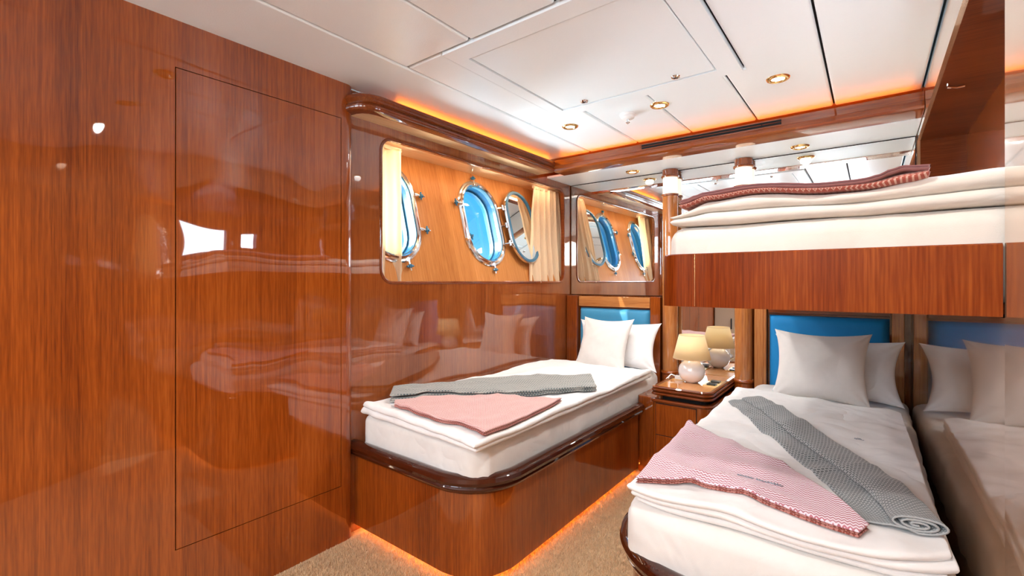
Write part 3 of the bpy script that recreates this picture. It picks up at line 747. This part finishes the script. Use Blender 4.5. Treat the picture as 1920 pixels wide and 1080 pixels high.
def mattress(name, x0, x1, y0, y1, z0, z1, mat, label, cat='mattress', cr=.06, n=44, lift=0):
    bm = bmesh.new(); h = z1-z0
    # plan outline rounded, stacked rings with soft edge
    base = rrect(x0, x1, y0, y1, cr, 8)
    # refine straight sides
    pts = []
    for i in range(len(base)):
        a = Vector(base[i]); b = Vector(base[(i+1) % len(base)]); m = max(1, int((b-a).length/.035))
        for k in range(m): pts.append(a.lerp(b, k/m))
    cx, cy = (x0+x1)/2, (y0+y1)/2; rings = []
    r = .035
    lv = [(-.012, 0), (-.003, .012), (0, .03), (0, h*.5), (0, h-r)]+[(-r+r*math.cos(a*PI/10), h-r+r*math.sin(a*PI/10)) for a in range(1, 6)]
    for k, (o, z) in enumerate(lv):
        ring = []
        for i, p in enumerate(pts):
            a = pts[i-1]; b = pts[(i+1) % len(pts)]; d = (b-a).normalized(); nn = Vector((d.y, -d.x))
            wv = (.0075*nz(i*.42, z*3, 3.0)+.004*nz(i*1.1, z*6, 9.0))*(1 if 0 < k else 0)+.003*math.sin(z/h*PI)
            q = p+nn*(o+wv); ring.append(bm.verts.new((q.x, q.y, z0+z)))
        rings.append(ring)
    for a, b in zip(rings, rings[1:]):
        for k in range(len(a)): bm.faces.new((a[k], a[(k+1) % len(a)], b[(k+1) % len(a)], b[k]))
    last = rings[-1]
    for f_ in (.9, .6, .3):
        ring = [bm.verts.new((cx+(v.co.x-cx)*f_, cy+(v.co.y-cy)*f_, z1+.004*nz(v.co.x*4*f_, v.co.y*4*f_))) for v in rings[-1]]
        for k in range(len(ring)): bm.faces.new((last[k], last[(k+1) % len(ring)], ring[(k+1) % len(ring)], ring[k]))
        last = ring
        rings_last = ring
    bm.faces.new(last); bm.faces.new(rings[0][::-1])
    o = finish(name, bm, mat, smooth=True)
    return tag(o, label, cat)
mattress('mattress', -1.842, -1.112, 1.238, 3.05, .355, .532, M['sheet'], 'white sheeted mattress on the left bed under the window', cr=.09)
mattress('mattress', -0.535, 0.138, 1.155, 3.05, .355, .535, M['sheet'], 'white sheeted mattress on the right bed beneath the bunk', cr=.09)

# ---- duvets
def d1w(x, y): return .006*nz(x, y, 2.2, 5)+.009*nz(x, y, 7.7, 2.2)+.009*max(0, ridge(x+.3*y, y*.6, 5, 1.5)-.5)+.006*max(0, ridge(x*1.3-.5*y, y, 9, 4.5)-.45)
def z1b(x, y): return .534
bm = bmesh.new()
lo, hi = rect_lines(-1.815, -1.075, 1.225, 2.80, .012, 1.0); lo = [(x, y-.04*(x+1.815)/.74) for x, y in lo]
slab(bm, lo, hi, lambda x, y: .533+.003*nz(x*9, y*9), .026, 50, 80, .022, d1w)
lo, hi = rect_lines(-1.795, -1.068, 1.225, 2.78, .016, 9.0)
lo = [(x, y-.055*(x+1.795)/.727) for x, y in lo]
slab(bm, lo, hi, lambda x, y: .556+.004*nz(x*8, y*8, 3)+d1w(x, y)*.8, .024, 50, 80, .02, lambda x, y: .5*d1w(x, y)+.004*nz(x, y, 1, 11))
o = finish('duvet', bm, M['duvet'], smooth=True, sub=1); tag(o, 'white folded duvet on the left bed under the window', 'duvet')
def T1(x, y): return .584+1.3*d1w(x, y)+.001
def d2w(x, y): return .007*nz(x, y, 4.2, 4.5)+.012*nz(x, y, 2.7, 2.0)+.010*max(0, ridge(x*1.2-.5*y, y, 5, 3.5)-.5)+.007*max(0, ridge(x+.6*y, y*.8, 9, 8.5)-.45)
bm = bmesh.new()
lo = [(-.500, 1.19), (-.40, 1.175), (-.25, 1.19), (-.1, 1.185), (.05, 1.20), (.12, 1.215)]
hi = [(-.535, 2.52), (-.40, 2.535), (-.25, 2.53), (-.1, 2.5), (.05, 2.48), (.095, 2.46)]
slab(bm, lo, hi, lambda x, y: .535+.003*nz(x*7, y*7), .022, 46, 84, .02, d2w)
lo = [(x-.012, y-.012+.012*nz(i, 3.1)) for i, (x, y) in enumerate(lo)]; lo[-1] = (.135, 1.235)
slab(bm, lo, hi, lambda x, y: .556+.005*nz(x*8, y*8, 5)+.8*d2w(x, y), .019, 46, 84, .017, lambda x, y: .4*d2w(x, y))
lo = [(x-.006, y-.010+.02*nz(i*1.3, 6.1)) for i, (x, y) in enumerate(lo)]; lo[-1] = (.125, 1.25)
slab(bm, lo, hi, lambda x, y: .574+.004*nz(x*9, y*9, 8)+1.2*d2w(x, y), .019, 46, 84, .017, lambda x, y: .4*d2w(x, y)+.004*nz(x, y, 1, 10))
o = finish('duvet', bm, M['duvet'], smooth=True, sub=1); tag(o, 'white folded duvet with a small monogram on the right bed', 'duvet')
duv2 = o
def T2(x, y): return .594+1.6*d2w(x, y)+.004*nz(x, y, 1, 10)+.0015

# ---- blankets
def blanket(name, layers, mats, label, group, extra=None, cat='blanket'):
    bm = bmesh.new()
    for lo, hi, zb, th, r, mi in layers:
        slab(bm, lo, hi, zb, th, 44, 22, r, None, mi=mi)
    if extra: extra(bm)
    o = finish(name, bm, mats, smooth=True)
    return tag(o, label, cat, group)
# left bed: rose one with salmon weave, folded in a fan shape
A = [(-1.67, 1.305), (-1.54, 1.49), (-1.37, 1.69), (-1.10, 1.785)]
D = [(-1.61, 1.255), (-1.36, 1.245), (-1.20, 1.245), (-1.075, 1.225)]
def shr(P_, k, c): return [(x+(c[0]-x)*k, y+(c[1]-y)*k) for x, y in P_]
L = []
for k, (sh, dz) in enumerate(((.0, 0.0), (.010, .006), (.0, .012))):
    L.append((shr(D, sh, (-1.3, 1.5)), shr(A, sh, (-1.3, 1.5)), (lambda dz: lambda x, y: T1(x, y)+dz)(dz), .0075, .006, 0 if k == 2 else 1))
blanket('blanket', L, [M['pink2'], M['under']], 'pink and white woven blanket fanned out on the left bed', 'folded blankets')
A = [(-1.835, 1.425), (-1.72, 1.665), (-1.637, 1.86), (-1.445, 2.11), (-1.24, 2.32)]
D = [(-1.70, 1.30), (-1.557, 1.50), (-1.38, 1.68), (-1.20, 1.885), (-1.075, 2.07)]
L = [(D, A, lambda x, y: T1(x, y)+.001, .008, .006, 0), (shr(D, .01, (-1.4, 1.8)), A, lambda x, y: T1(x, y)+.009, .008, .006, 0), (D, A, lambda x, y: T1(x, y)+.017+.010*math.exp(-((y-1.3)/.35)**2), .009, .007, 0)]
blanket('blanket', L, [M['grey2']], 'narrow folded grey blanket across the left bed behind the pink one', 'folded blankets')

# right bed: rose blanket
B0 = [(-.500, 1.178), (-.372, 1.258), (-.272, 1.258), (-.131, 1.220), (-.020, 1.205)]
T0 = [(-.537, 1.755), (-.337, 1.59), (-.195, 1.485), (-.081, 1.36), (-.004, 1.245)]
crease = lambda x, y: .006*math.exp(-((x+.36-.10*(y-1.4))/.02)**2)
L = []
for dz, sh in ((0, .006), (.006, .010), (.012, 0)):
    L.append((shr(B0, sh, (-.3, 1.45)), shr(T0, sh, (-.3, 1.45)), (lambda dz: lambda x, y: T2(x, y)+dz+crease(x, y))(dz), .0065, .006, 0 if dz > .01 else 1))
bl = blanket('blanket', L, [M['pink'], M['under']], 'rose and white woven blanket draped over the foot of the right bed', 'folded blankets')
# grey one: flattened roll, spiral visible at the near end
def roll(bm):
    # cross-section: spiral in (a, h); a across the blanket from its left edge (0) to right edge (1)
    sec = []
    turns = 3.1; N_ = 84
    for i in range(N_+1):
        f = i/N_; th_ = -PI/2+f*turns*2*PI
        R = 1.0-f*.90
        sec.append((R*math.cos(th_), R*math.sin(th_)))
    A = [(-.500, 2.20), (-.343, 1.915), (-.181, 1.62), (-.060, 1.37), (-.025, 1.275)]
    D = [(-.385, 2.33), (-.235, 2.09), (-.040, 1.72), (.066, 1.49), (.128, 1.30)]
    n = 60; uvl = bm.loops.layers.uv.verify()
    rings = []
    for i in range(n+1):
        t = i/n; a = poly_at(A, t); d = poly_at(D, t); across = (d-a); W = across.length; dr = across/W
        c = a+across*(.66 if t > .2 else .66)
        rw_ = W*.34*(1.0)                 # half width of roll
        rh = .008+.0095*t
        ring = []
        pts_ = [(a, T2(a.x, a.y)+.001)]
        for k in range(1, 7):
            p = a+(c-a)*k/7; pts_.append((p, T2(p.x, p.y)+.002+.001*k))
        for (s, h) in sec:
            p = c+dr*(s*rw_); pts_.append((p, T2(c.x, c.y)+.003+rh+h*rh+.3*(T2(p.x, p.y)-T2(c.x, c.y))))
        L_ = 0; prev = None
        wob = .004*math.sin(t*9)
        for p, z in pts_:
            v = bm.verts.new((p.x, p.y, z+wob*.4))
            if prev is not None: L_ += (v.co-prev).length
            prev = v.co.copy(); ring.append((v, L_))
        rings.append(ring)
    for i in range(n):
        for k in range(len(rings[0])-1):
            vs = (rings[i][k], rings[i][k+1], rings[i+1][k+1], rings[i+1][k])
            f = bm.faces.new([q[0] for q in vs]); f.smooth = True
            for l, q, ii in zip(f.loops, vs, (i, i, i+1, i+1)): l[uvl].uv = (q[1], ii/n*1.2)
bm = bmesh.new(); roll(bm)
o = finish('blanket', bm, M['grey'], smooth=True); tag(o, 'loosely rolled grey blanket lying diagonally along the right bed', 'blanket', 'folded blankets')
s = o.modifiers.new('thickness', 'SOLIDIFY'); s.thickness = .0042; s.offset = 0

# embroidered lettering too small to read: raised thread strokes
def stitch(x0, y0, dx, dy, n, h, zf, seed, parent, mat, wth=.0011):
    bm = bmesh.new(); pts = []; L_ = math.hypot(dx, dy); ux, uy = dx/L_, dy/L_; px_, py_ = -uy, ux; rn = random.Random(seed)
    for i in range(n*6+1):
        f = i/(n*6); a = f*n*2*PI; hh = h*(.55+.45*rn.random())
        x = x0+dx*f+px_*hh*.5*math.sin(a)+ux*h*.22*math.cos(a); y = y0+dy*f+py_*hh*.5*math.sin(a)+uy*h*.22*math.cos(a)
        pts.append((x, y, zf(x, y)))
    tube(bm, pts, wth, 5); return finish('embroidery', bm, mat, parent, smooth=True)
M['thread'] = cloth('slate embroidery thread', (0.22, 0.25, 0.30), var=.1)
zb2 = lambda x, y: T2(x, y)+.0205+crease(x, y)
e1 = stitch(-.285, 1.348, .040, -.010, 6, .010, zb2, 1, bl, M['thread']); e1['label'] = 'small slate embroidered lettering'
e1 = stitch(-.238, 1.338, .062, -.015, 9, .009, zb2, 2, bl, M['thread']); e1['label'] = 'small slate embroidered lettering'
e1 = stitch(-.045, 1.915, .020, .004, 3, .020, lambda x, y: T2(x, y)+.001, 3, duv2, M['thread'], .0007); e1['label'] = 'small grey embroidered monogram'

# ---- pillows
def pillow(name, w_, h_, th, loc, rx, rz, mat, label, seed, group='pillows', pinch=.15, cat='pillow', ry=0):
    bm = bmesh.new(); n = 30; T = {}; Bt = {}
    for i in range(n+1):
        for j in range(n+1):
            s, t = i/n, j/n
            s2 = s-math.sin(2*PI*s)/(2*PI)*.5; t2 = t-math.sin(2*PI*t)/(2*PI)*.5
            x = (s2-.5)*w_*(1-pinch*math.sin(PI*t2)**.8*abs(2*s2-1)**2); y = (t2-.5)*h_*(1-pinch*math.sin(PI*s2)**.8*abs(2*t2-1)**2)
            e_ = (max(0, math.sin(PI*s2))*max(0, math.sin(PI*t2)))**.48
            sag = 1+.25*(.5-t2)
            wv = (.009*nz(x*8, y*8, seed)+.014*nz(x*3, y*3, seed+3)+.010*max(0, ridge(x, y, 5, seed)-.45))*e_
            # radiating tucks at the corners
            for cx, cy in ((-.5, -.5), (.5, -.5), (-.5, .5), (.5, .5)):
                dx, dy = x-cx*w_, y-cy*h_; r_ = math.hypot(dx, dy); wv += .006*math.sin(math.atan2(dy, dx)*14+seed)*math.exp(-r_/.07)*min(1, r_/.02)
            T[i, j] = bm.verts.new((x, y, th/2*e_*sag+wv))
            Bt[i, j] = T[i, j] if i in (0, n) or j in (0, n) else bm.verts.new((x, y, -th/2*e_*sag*.8))
    for i in range(n):
        for j in range(n):
            bm.faces.new((T[i, j], T[i+1, j], T[i+1, j+1], T[i, j+1])); bm.faces.new((Bt[i, j], Bt[i, j+1], Bt[i+1, j+1], Bt[i+1, j]))
    o = finish(name, bm, mat, smooth=True, sub=1); o.location = loc; o.rotation_euler = (rx, ry, rz)
    return tag(o, label, cat, group)
R = math.radians
pillow('pillow', .60, .33, .12, (-1.375, 2.93, .700), R(72), R(2), M['pillow'], 'white pillow leaning on the blue headboard of the left bed', 1, ry=R(0))
pillow('cushion', .385, .37, .12, (-1.405, 2.80, .715), R(68), R(-4), M['cushion'], 'oatmeal linen cushion in front of the white pillow on the left bed', 4, 'linen cushions', cat='cushion')
pillow('pillow', .56, .32, .12, (-.150, 2.86, .690), R(72), R(-3), M['pillow'], 'white pillow leaning on the bright blue headboard of the right bed', 7)
pillow('cushion', .41, .36, .13, (-.200, 2.69, .715), R(70), R(-1), M['cushion'], 'pale linen cushion in front of the white pillow on the right bed', 11, 'linen cushions', cat='cushion')

# ================================================================== NIGHTSTAND
t = thing('nightstand', (-.83, 2.85, 0), 'built-in wooden nightstand with a moulded tray top between the beds', 'nightstand')
bm = bmesh.new()
nb = [(-.985, YB)]+arc(-.965, 2.58, .02, 180, 270, 5)+arc(-.73, 2.62, .06, -90, 0, 8)+[(-.67, YB)]
prism(bm, nb, lambda u, v, w: (u, v, w), 0.0, .452); finish('carcase', bm, M['wood'], t, auto=30)
bm = bmesh.new(); prism(bm, [(-1.108, YB), (-1.108, 2.66), (-1.095, 2.64), (-.984, 2.64), (-.984, YB)], lambda u, v, w: (u, v, w), 0, .45); finish('side_block', bm, M['wood'], t, bevel=.006)
bm = bmesh.new(); sweep(bm, nb[1:-1]+[(-.67, 3.0)], [(0, .452), (.008, .452), (.012, .460), (.008, .468), (-.012, .470), (-.02, .468), (-.02, .452)]); finish('top_moulding', bm, M['rail2'], t, auto=40)
finish('drawer_gap', B(-.961, -.739, 2.5555, 2.5605, .027, .447), M['black'], t)
for a, b in ((.272, .444), (.03, .268)):
    dr = finish('drawer', B(-.9585, -.7415, 2.553, 2.5602, a, b), M['wood'], t, bevel=.001)
bm = bmesh.new()
tr = [(-.985, YB-.01), (-.985, 2.585)]+arc(-.96, 2.585, .025, 180, 270, 5)+arc(-.72, 2.61, .05, -90, 0, 8)+[(-.67, YB-.01)]
for z in (.488, .508):
    sweep(bm, tr, [(-.03, z), (-.004, z), (.006, z+.004), (.009, z+.010), (.006, z+.016), (-.004, z+.020), (-.03, z+.020)])
sweep(bm, tr, [(-.012, .528), (.003, .528), (.005, .534), (.0, .539), (-.012, .540)])
tt = finish('tray_edge', bm, M['rail2'], t, auto=40)
bm = bmesh.new(); prism(bm, [(x+(-.83-x)*.08, y if y > 3 else y+.012) for x, y in tr], lambda u, v, w: (u, v, w), .505, .531); finish('tray_top', bm, M['wood_tray'], t)
bm = bmesh.new(); prism(bm, [(x+(-.83-x)*.25, y if y > 3 else y+.04) for x, y in tr], lambda u, v, w: (u, v, w), .45, .49); finish('tray_support', bm, M['black'], t)

# table lamp
LX, LY, LZ = -.844, 2.825, .531
t = thing('table_lamp', (LX, LY, LZ), 'small table lamp with white ball base and cream shade on the nightstand', 'lamp')
bm = bmesh.new(); pr = [(.001, 0), (.032, 0), (.036, .003)]
for i in range(1, 12):
    a = -PI/2+.55+(PI-1.0)*i/12; pr.append((.0755*math.cos(a), .066+.0755*math.sin(a)*.96))
pr += [(.024, .136), (.020, .142), (.020, .150), (.001, .150)]
lathe(bm, pr, (LX, LY, LZ), 40); finish('base', bm, M['ceramic'], t, smooth=True)
bm = bmesh.new(); lathe(bm, [(.106, .142), (.072, .279)], (LX, LY, LZ), 48, caps=False)
s = finish('lamp_shade', bm, M['shade'], t, smooth=True); sm = s.modifiers.new('thickness', 'SOLIDIFY'); sm.thickness = .0015
for rr_, z_ in ((.1065, .141), (.0725, .276)):
    bm = bmesh.new(); lathe(bm, [(rr_, z_), (rr_, z_+.004)], (LX, LY, LZ), 48, caps=False); finish('shade_rim', bm, M['curtain'], s, smooth=True)
bm = bmesh.new(); lathe(bm, [(.008, .15), (.012, .17), (.012, .20), (.020, .225), (.012, .25), (.001, .255)], (LX, LY, LZ), 20); finish('bulb', bm, M['plastic'], t, smooth=True)
bm = bmesh.new(); tube(bm, [(LX-.03, LY+.03, LZ+.012), (LX-.06, LY+.05, LZ+.022), (LX-.10, LY+.03, LZ+.018), (LX-.135, LY+.04, LZ+.024), (LX-.150, LY+.0, LZ-.0), (LX-.152, LY-.05, LZ-.05)], .0042, 8)
box(bm, LX-.105, LX-.055, LY+.015, LY+.045, LZ+.004, LZ+.022)
l = light('lamp', 'POINT', (LX, LY, LZ+.20), 0.5, (1.0, .82, .55), shadow_soft_size=.02); l.parent = t; l.matrix_parent_inverse = Matrix.Translation(t.location).inverted()
finish('cord', bm, M['plastic'], t, auto=50)['label'] = 'white cable and plug'

# brass switch plates let into the tray
def switches(x, y, label, n=2):
    t = thing('switch_plate', (x, y, .531), label, 'switch plate', 'brass switch plates on the nightstand')
    finish('plate', B(x-.042, x+.042, y-.085, y+.085, .5305, .536), M['brass'], t, bevel=.0015)
    for k in range(n):
        yy = y-.045+.085*k
        finish('switch', B(x-.024, x+.024, yy-.022, yy+.022, .536, .542), M['darkplast'], t, bevel=.002)
switches(-.728, 2.86, 'brass plate with dark switches to the right of the table lamp')
switches(-.925, 2.93, 'brass plate with dark switches to the left behind the table lamp')

# ================================================================== BUNK
BX, BY = -.425, 1.147
t = thing('bunk_bed', (-.12, 2.1, 1.07), 'upper bunk with a red mahogany board above the right bed', 'bed')
path = [(BX, 3.09), (BX, BY+.06)]+arc(BX+.05, BY+.05, .05, 180, 270, 10)+[(XR-.002, BY)]
bm = bmesh.new(); sweep(bm, path, [(0, 1.068), (0, 1.193), (-.004, 1.196), (-.016, 1.196), (-.02, 1.193), (-.02, 1.068)]); finish('board', bm, M['bunk'], t, auto=30)
bm = bmesh.new(); box(bm, -.3365, -.3350, BY-.0006, BY+.004, 1.070, 1.194); s = finish('board_joint', bm, M['brass'], t); s['label'] = 'thin pale seam in the board'
finish('slat_base', B(BX+.02, NX-.004, BY+.02, 3.09, 1.072, 1.09), M['wood_niche'], t)
o = mattress('mattress', BX+.022, NX-.01, BY+.020, 3.08, 1.092, 1.264, M['bunk_sheet'], 'cream sheeted mattress on the upper bunk', cr=.03)
# folded duvet on the bunk: profile across the foot
low = [(-.400, 1.268), (-.358, 1.266), (-.17, 1.265), (-.1, 1.265), (.05, 1.264), (.20, 1.266), (.34, 1.268)]
mid = [(-.395, 1.284), (-.30, 1.296), (-.223, 1.296), (-.073, 1.290), (.052, 1.290), (.18, 1.296), (.34, 1.30)]
top = [(-.395, 1.291), (-.307, 1.321), (-.223, 1.328), (-.073, 1.313), (-.026, 1.311), (.10, 1.326), (.18, 1.332), (.34, 1.34)]
def ev(tab, x):
    if x <= tab[0][0]: return tab[0][1]
    for (a, p), (b, q) in zip(tab, tab[1:]):
        if x <= b:
            f = (x-a)/(b-a); f = f*f*(3-2*f); return p+(q-p)*f
    return tab[-1][1]
bm = bmesh.new()
BW = lambda x, y: .004*nz(x, y, 1.1, 6)+.006*nz(x, y, 3.1, 2.5)*min(1, (y-BY)/.3)
for k, (za, zb_) in enumerate(((low, mid), (mid, top))):
    lo = [(-.402+.735*i/12, BY+.012+.008*nz(i*.9, k*3.0)) for i in range(13)]; hi = [(x, 3.02) for x, y in lo]
    slab(bm, lo, hi, (lambda za: lambda x, y: ev(za, x)+BW(x, y))(za),
         (lambda za, zb_: lambda s, t: max(.004, ev(zb_, -.402+.735*s)-ev(za, -.402+.735*s)))(za, zb_), 70, 60, .016, lambda x, y: .002*nz(x, y, 2, 22))
o = finish('duvet', bm, M['bunk_sheet'], smooth=True, sub=1); tag(o, 'cream folded duvet on the upper bunk', 'duvet')
# blanket on the bunk: patterned body with a plain folded border on top, curled up at its right end
bt = [(-.376, 1.316), (-.307, 1.3325), (-.19, 1.340), (-.073, 1.327), (-.004, 1.326), (.044, 1.334), (.075, 1.345), (.086, 1.345)]
bot = [(-.376, 1.309), (-.307, 1.325), (-.223, 1.331), (-.073, 1.316), (.0, 1.315), (.06, 1.319), (.086, 1.324)]
def strip(bm, lowt, thk, y0, y1, mi, nu=70, nv=20):
    uvl = bm.loops.layers.uv.verify()
    lo = [(-.376+.462*i/14, y0+.006*nz(i*.8, mi*2.0)) for i in range(15)]; hi = [(x, y1) for x, y in lo]
    slab(bm, lo, hi, lambda x, y: ev(lowt, x)+BW(x, y)*.6, thk, nu, nv, .006, mi=mi)
bm = bmesh.new()
strip(bm, bot, lambda s, t: .011+.006*math.exp(-((s-.93)/.10)**2), BY+.004, 2.0, 0)
hump = lambda x: .013*math.exp(-((x-.045)/.035)**2)
bot2 = [(-.376+.462*i/24, ev(bot, -.376+.462*i/24)) for i in range(25)]
strip(bm, [(x, z+.0095+hump(x)) for x, z in bot2], .006, BY+.002, 2.0, 1)
strip(bm, [(x, z+.0150+hump(x)) for x, z in bot2], .006, BY+.006, 2.0, 1)
# front facing band carries the woven pattern: give it UVs by x and z
o = finish('blanket', bm, [M['brick'], M['mauve']], smooth=True); tag(o, 'brick red patterned blanket folded on top of the bunk duvet', 'blanket', 'folded blankets')
me = o.data; uvd = me.uv_layers.active.data
for p in me.polygons:
    if p.material_index == 0:
        for li in p.loop_indices:
            c_ = me.vertices[me.loops[li].vertex_index].co
            uvd[li].uv = (c_.x+.376, (c_.z-ev(bot, c_.x))+max(0, c_.y-BY-.01))
# niche catch
bm = bmesh.new(); tube(bm, [(.215, 2.29, NZ1-.004), (.240, 2.30, NZ1-.008), (.262, 2.31, NZ1-.004)], .004, 8)
o = finish('catch', bm, M['chrome'], auto=40); tag(o, 'small chrome catch on the ceiling of the niche above the bunk', 'catch')

# ================================================================== behind the photographer (seen in the mirrors)
t = thing('cabinet', (-1.5, -1.1, 0), 'pale cabinet with a beige worktop behind the photographer, seen in the mirror', 'cabinet')
finish('body', B(-1.80, -1.0, YREAR+.004, -.85, 0, .80), M['pale_cab'], t, bevel=.004)
finish('worktop', B(-1.805, -.985, YREAR+.002, -.83, .80, .83), M['worktop'], t, bevel=.006)
for i in range(3):
    x0 = -1.79+i*.262
    dd = finish('drawer', B(x0, x0+.255, -.853, -.842, .10, .76), M['pale_cab'], t, bevel=.003)
    finish('handle', B(x0+.21, x0+.225, -.842, -.828, .45, .60), M['darkplast'], dd, bevel=.002)
struct('trim_13', B(-.99, -.90, YREAR, -.80, 0, ZC-.003), M['wood'])

# ================================================================== carpet pile
rnd = random.Random(3); vs, fs = [], []
def in_beds(x, y):
    if y > 1.255 and x < -1.12 and not (x > -1.31 and y < 1.445 and math.hypot(x+1.31, y-1.445) > .19): return True
    if y > 1.165 and x > -.54 and not (x < -.31 and y < 1.395 and math.hypot(x+.31, y-1.395) > .23): return True
    return y > 2.56 or (y > 2.6)
for k in range(120000):
    x = rnd.uniform(-1.80, -.25); y = rnd.uniform(.80, 2.62)
    if in_beds(x, y) or (y < 1.0 and x > -.9): continue
    a = rnd.uniform(0, 2*PI); l = .006+.005*rnd.random(); wd = .0013
    dx, dy = rnd.uniform(-.004, .004), rnd.uniform(-.004, .004); i = len(vs)
    vs += [(x-wd*math.cos(a), y-wd*math.sin(a), -.001), (x+wd*math.cos(a), y+wd*math.sin(a), -.001), (x+dx+wd*.6*math.cos(a), y+dy+wd*.6*math.sin(a), l), (x+dx-wd*.6*math.cos(a), y+dy-wd*.6*math.sin(a), l)]
    fs.append((i, i+1, i+2, i+3))
me = bpy.data.meshes.new('carpet_pile'); me.from_pydata(vs, [], fs); me.materials.append(M['pile'])
o = bpy.data.objects.new('carpet_pile', me); C.objects.link(o); tag(o, 'beige cut pile of the carpet between the beds', 'carpet', kind='stuff')
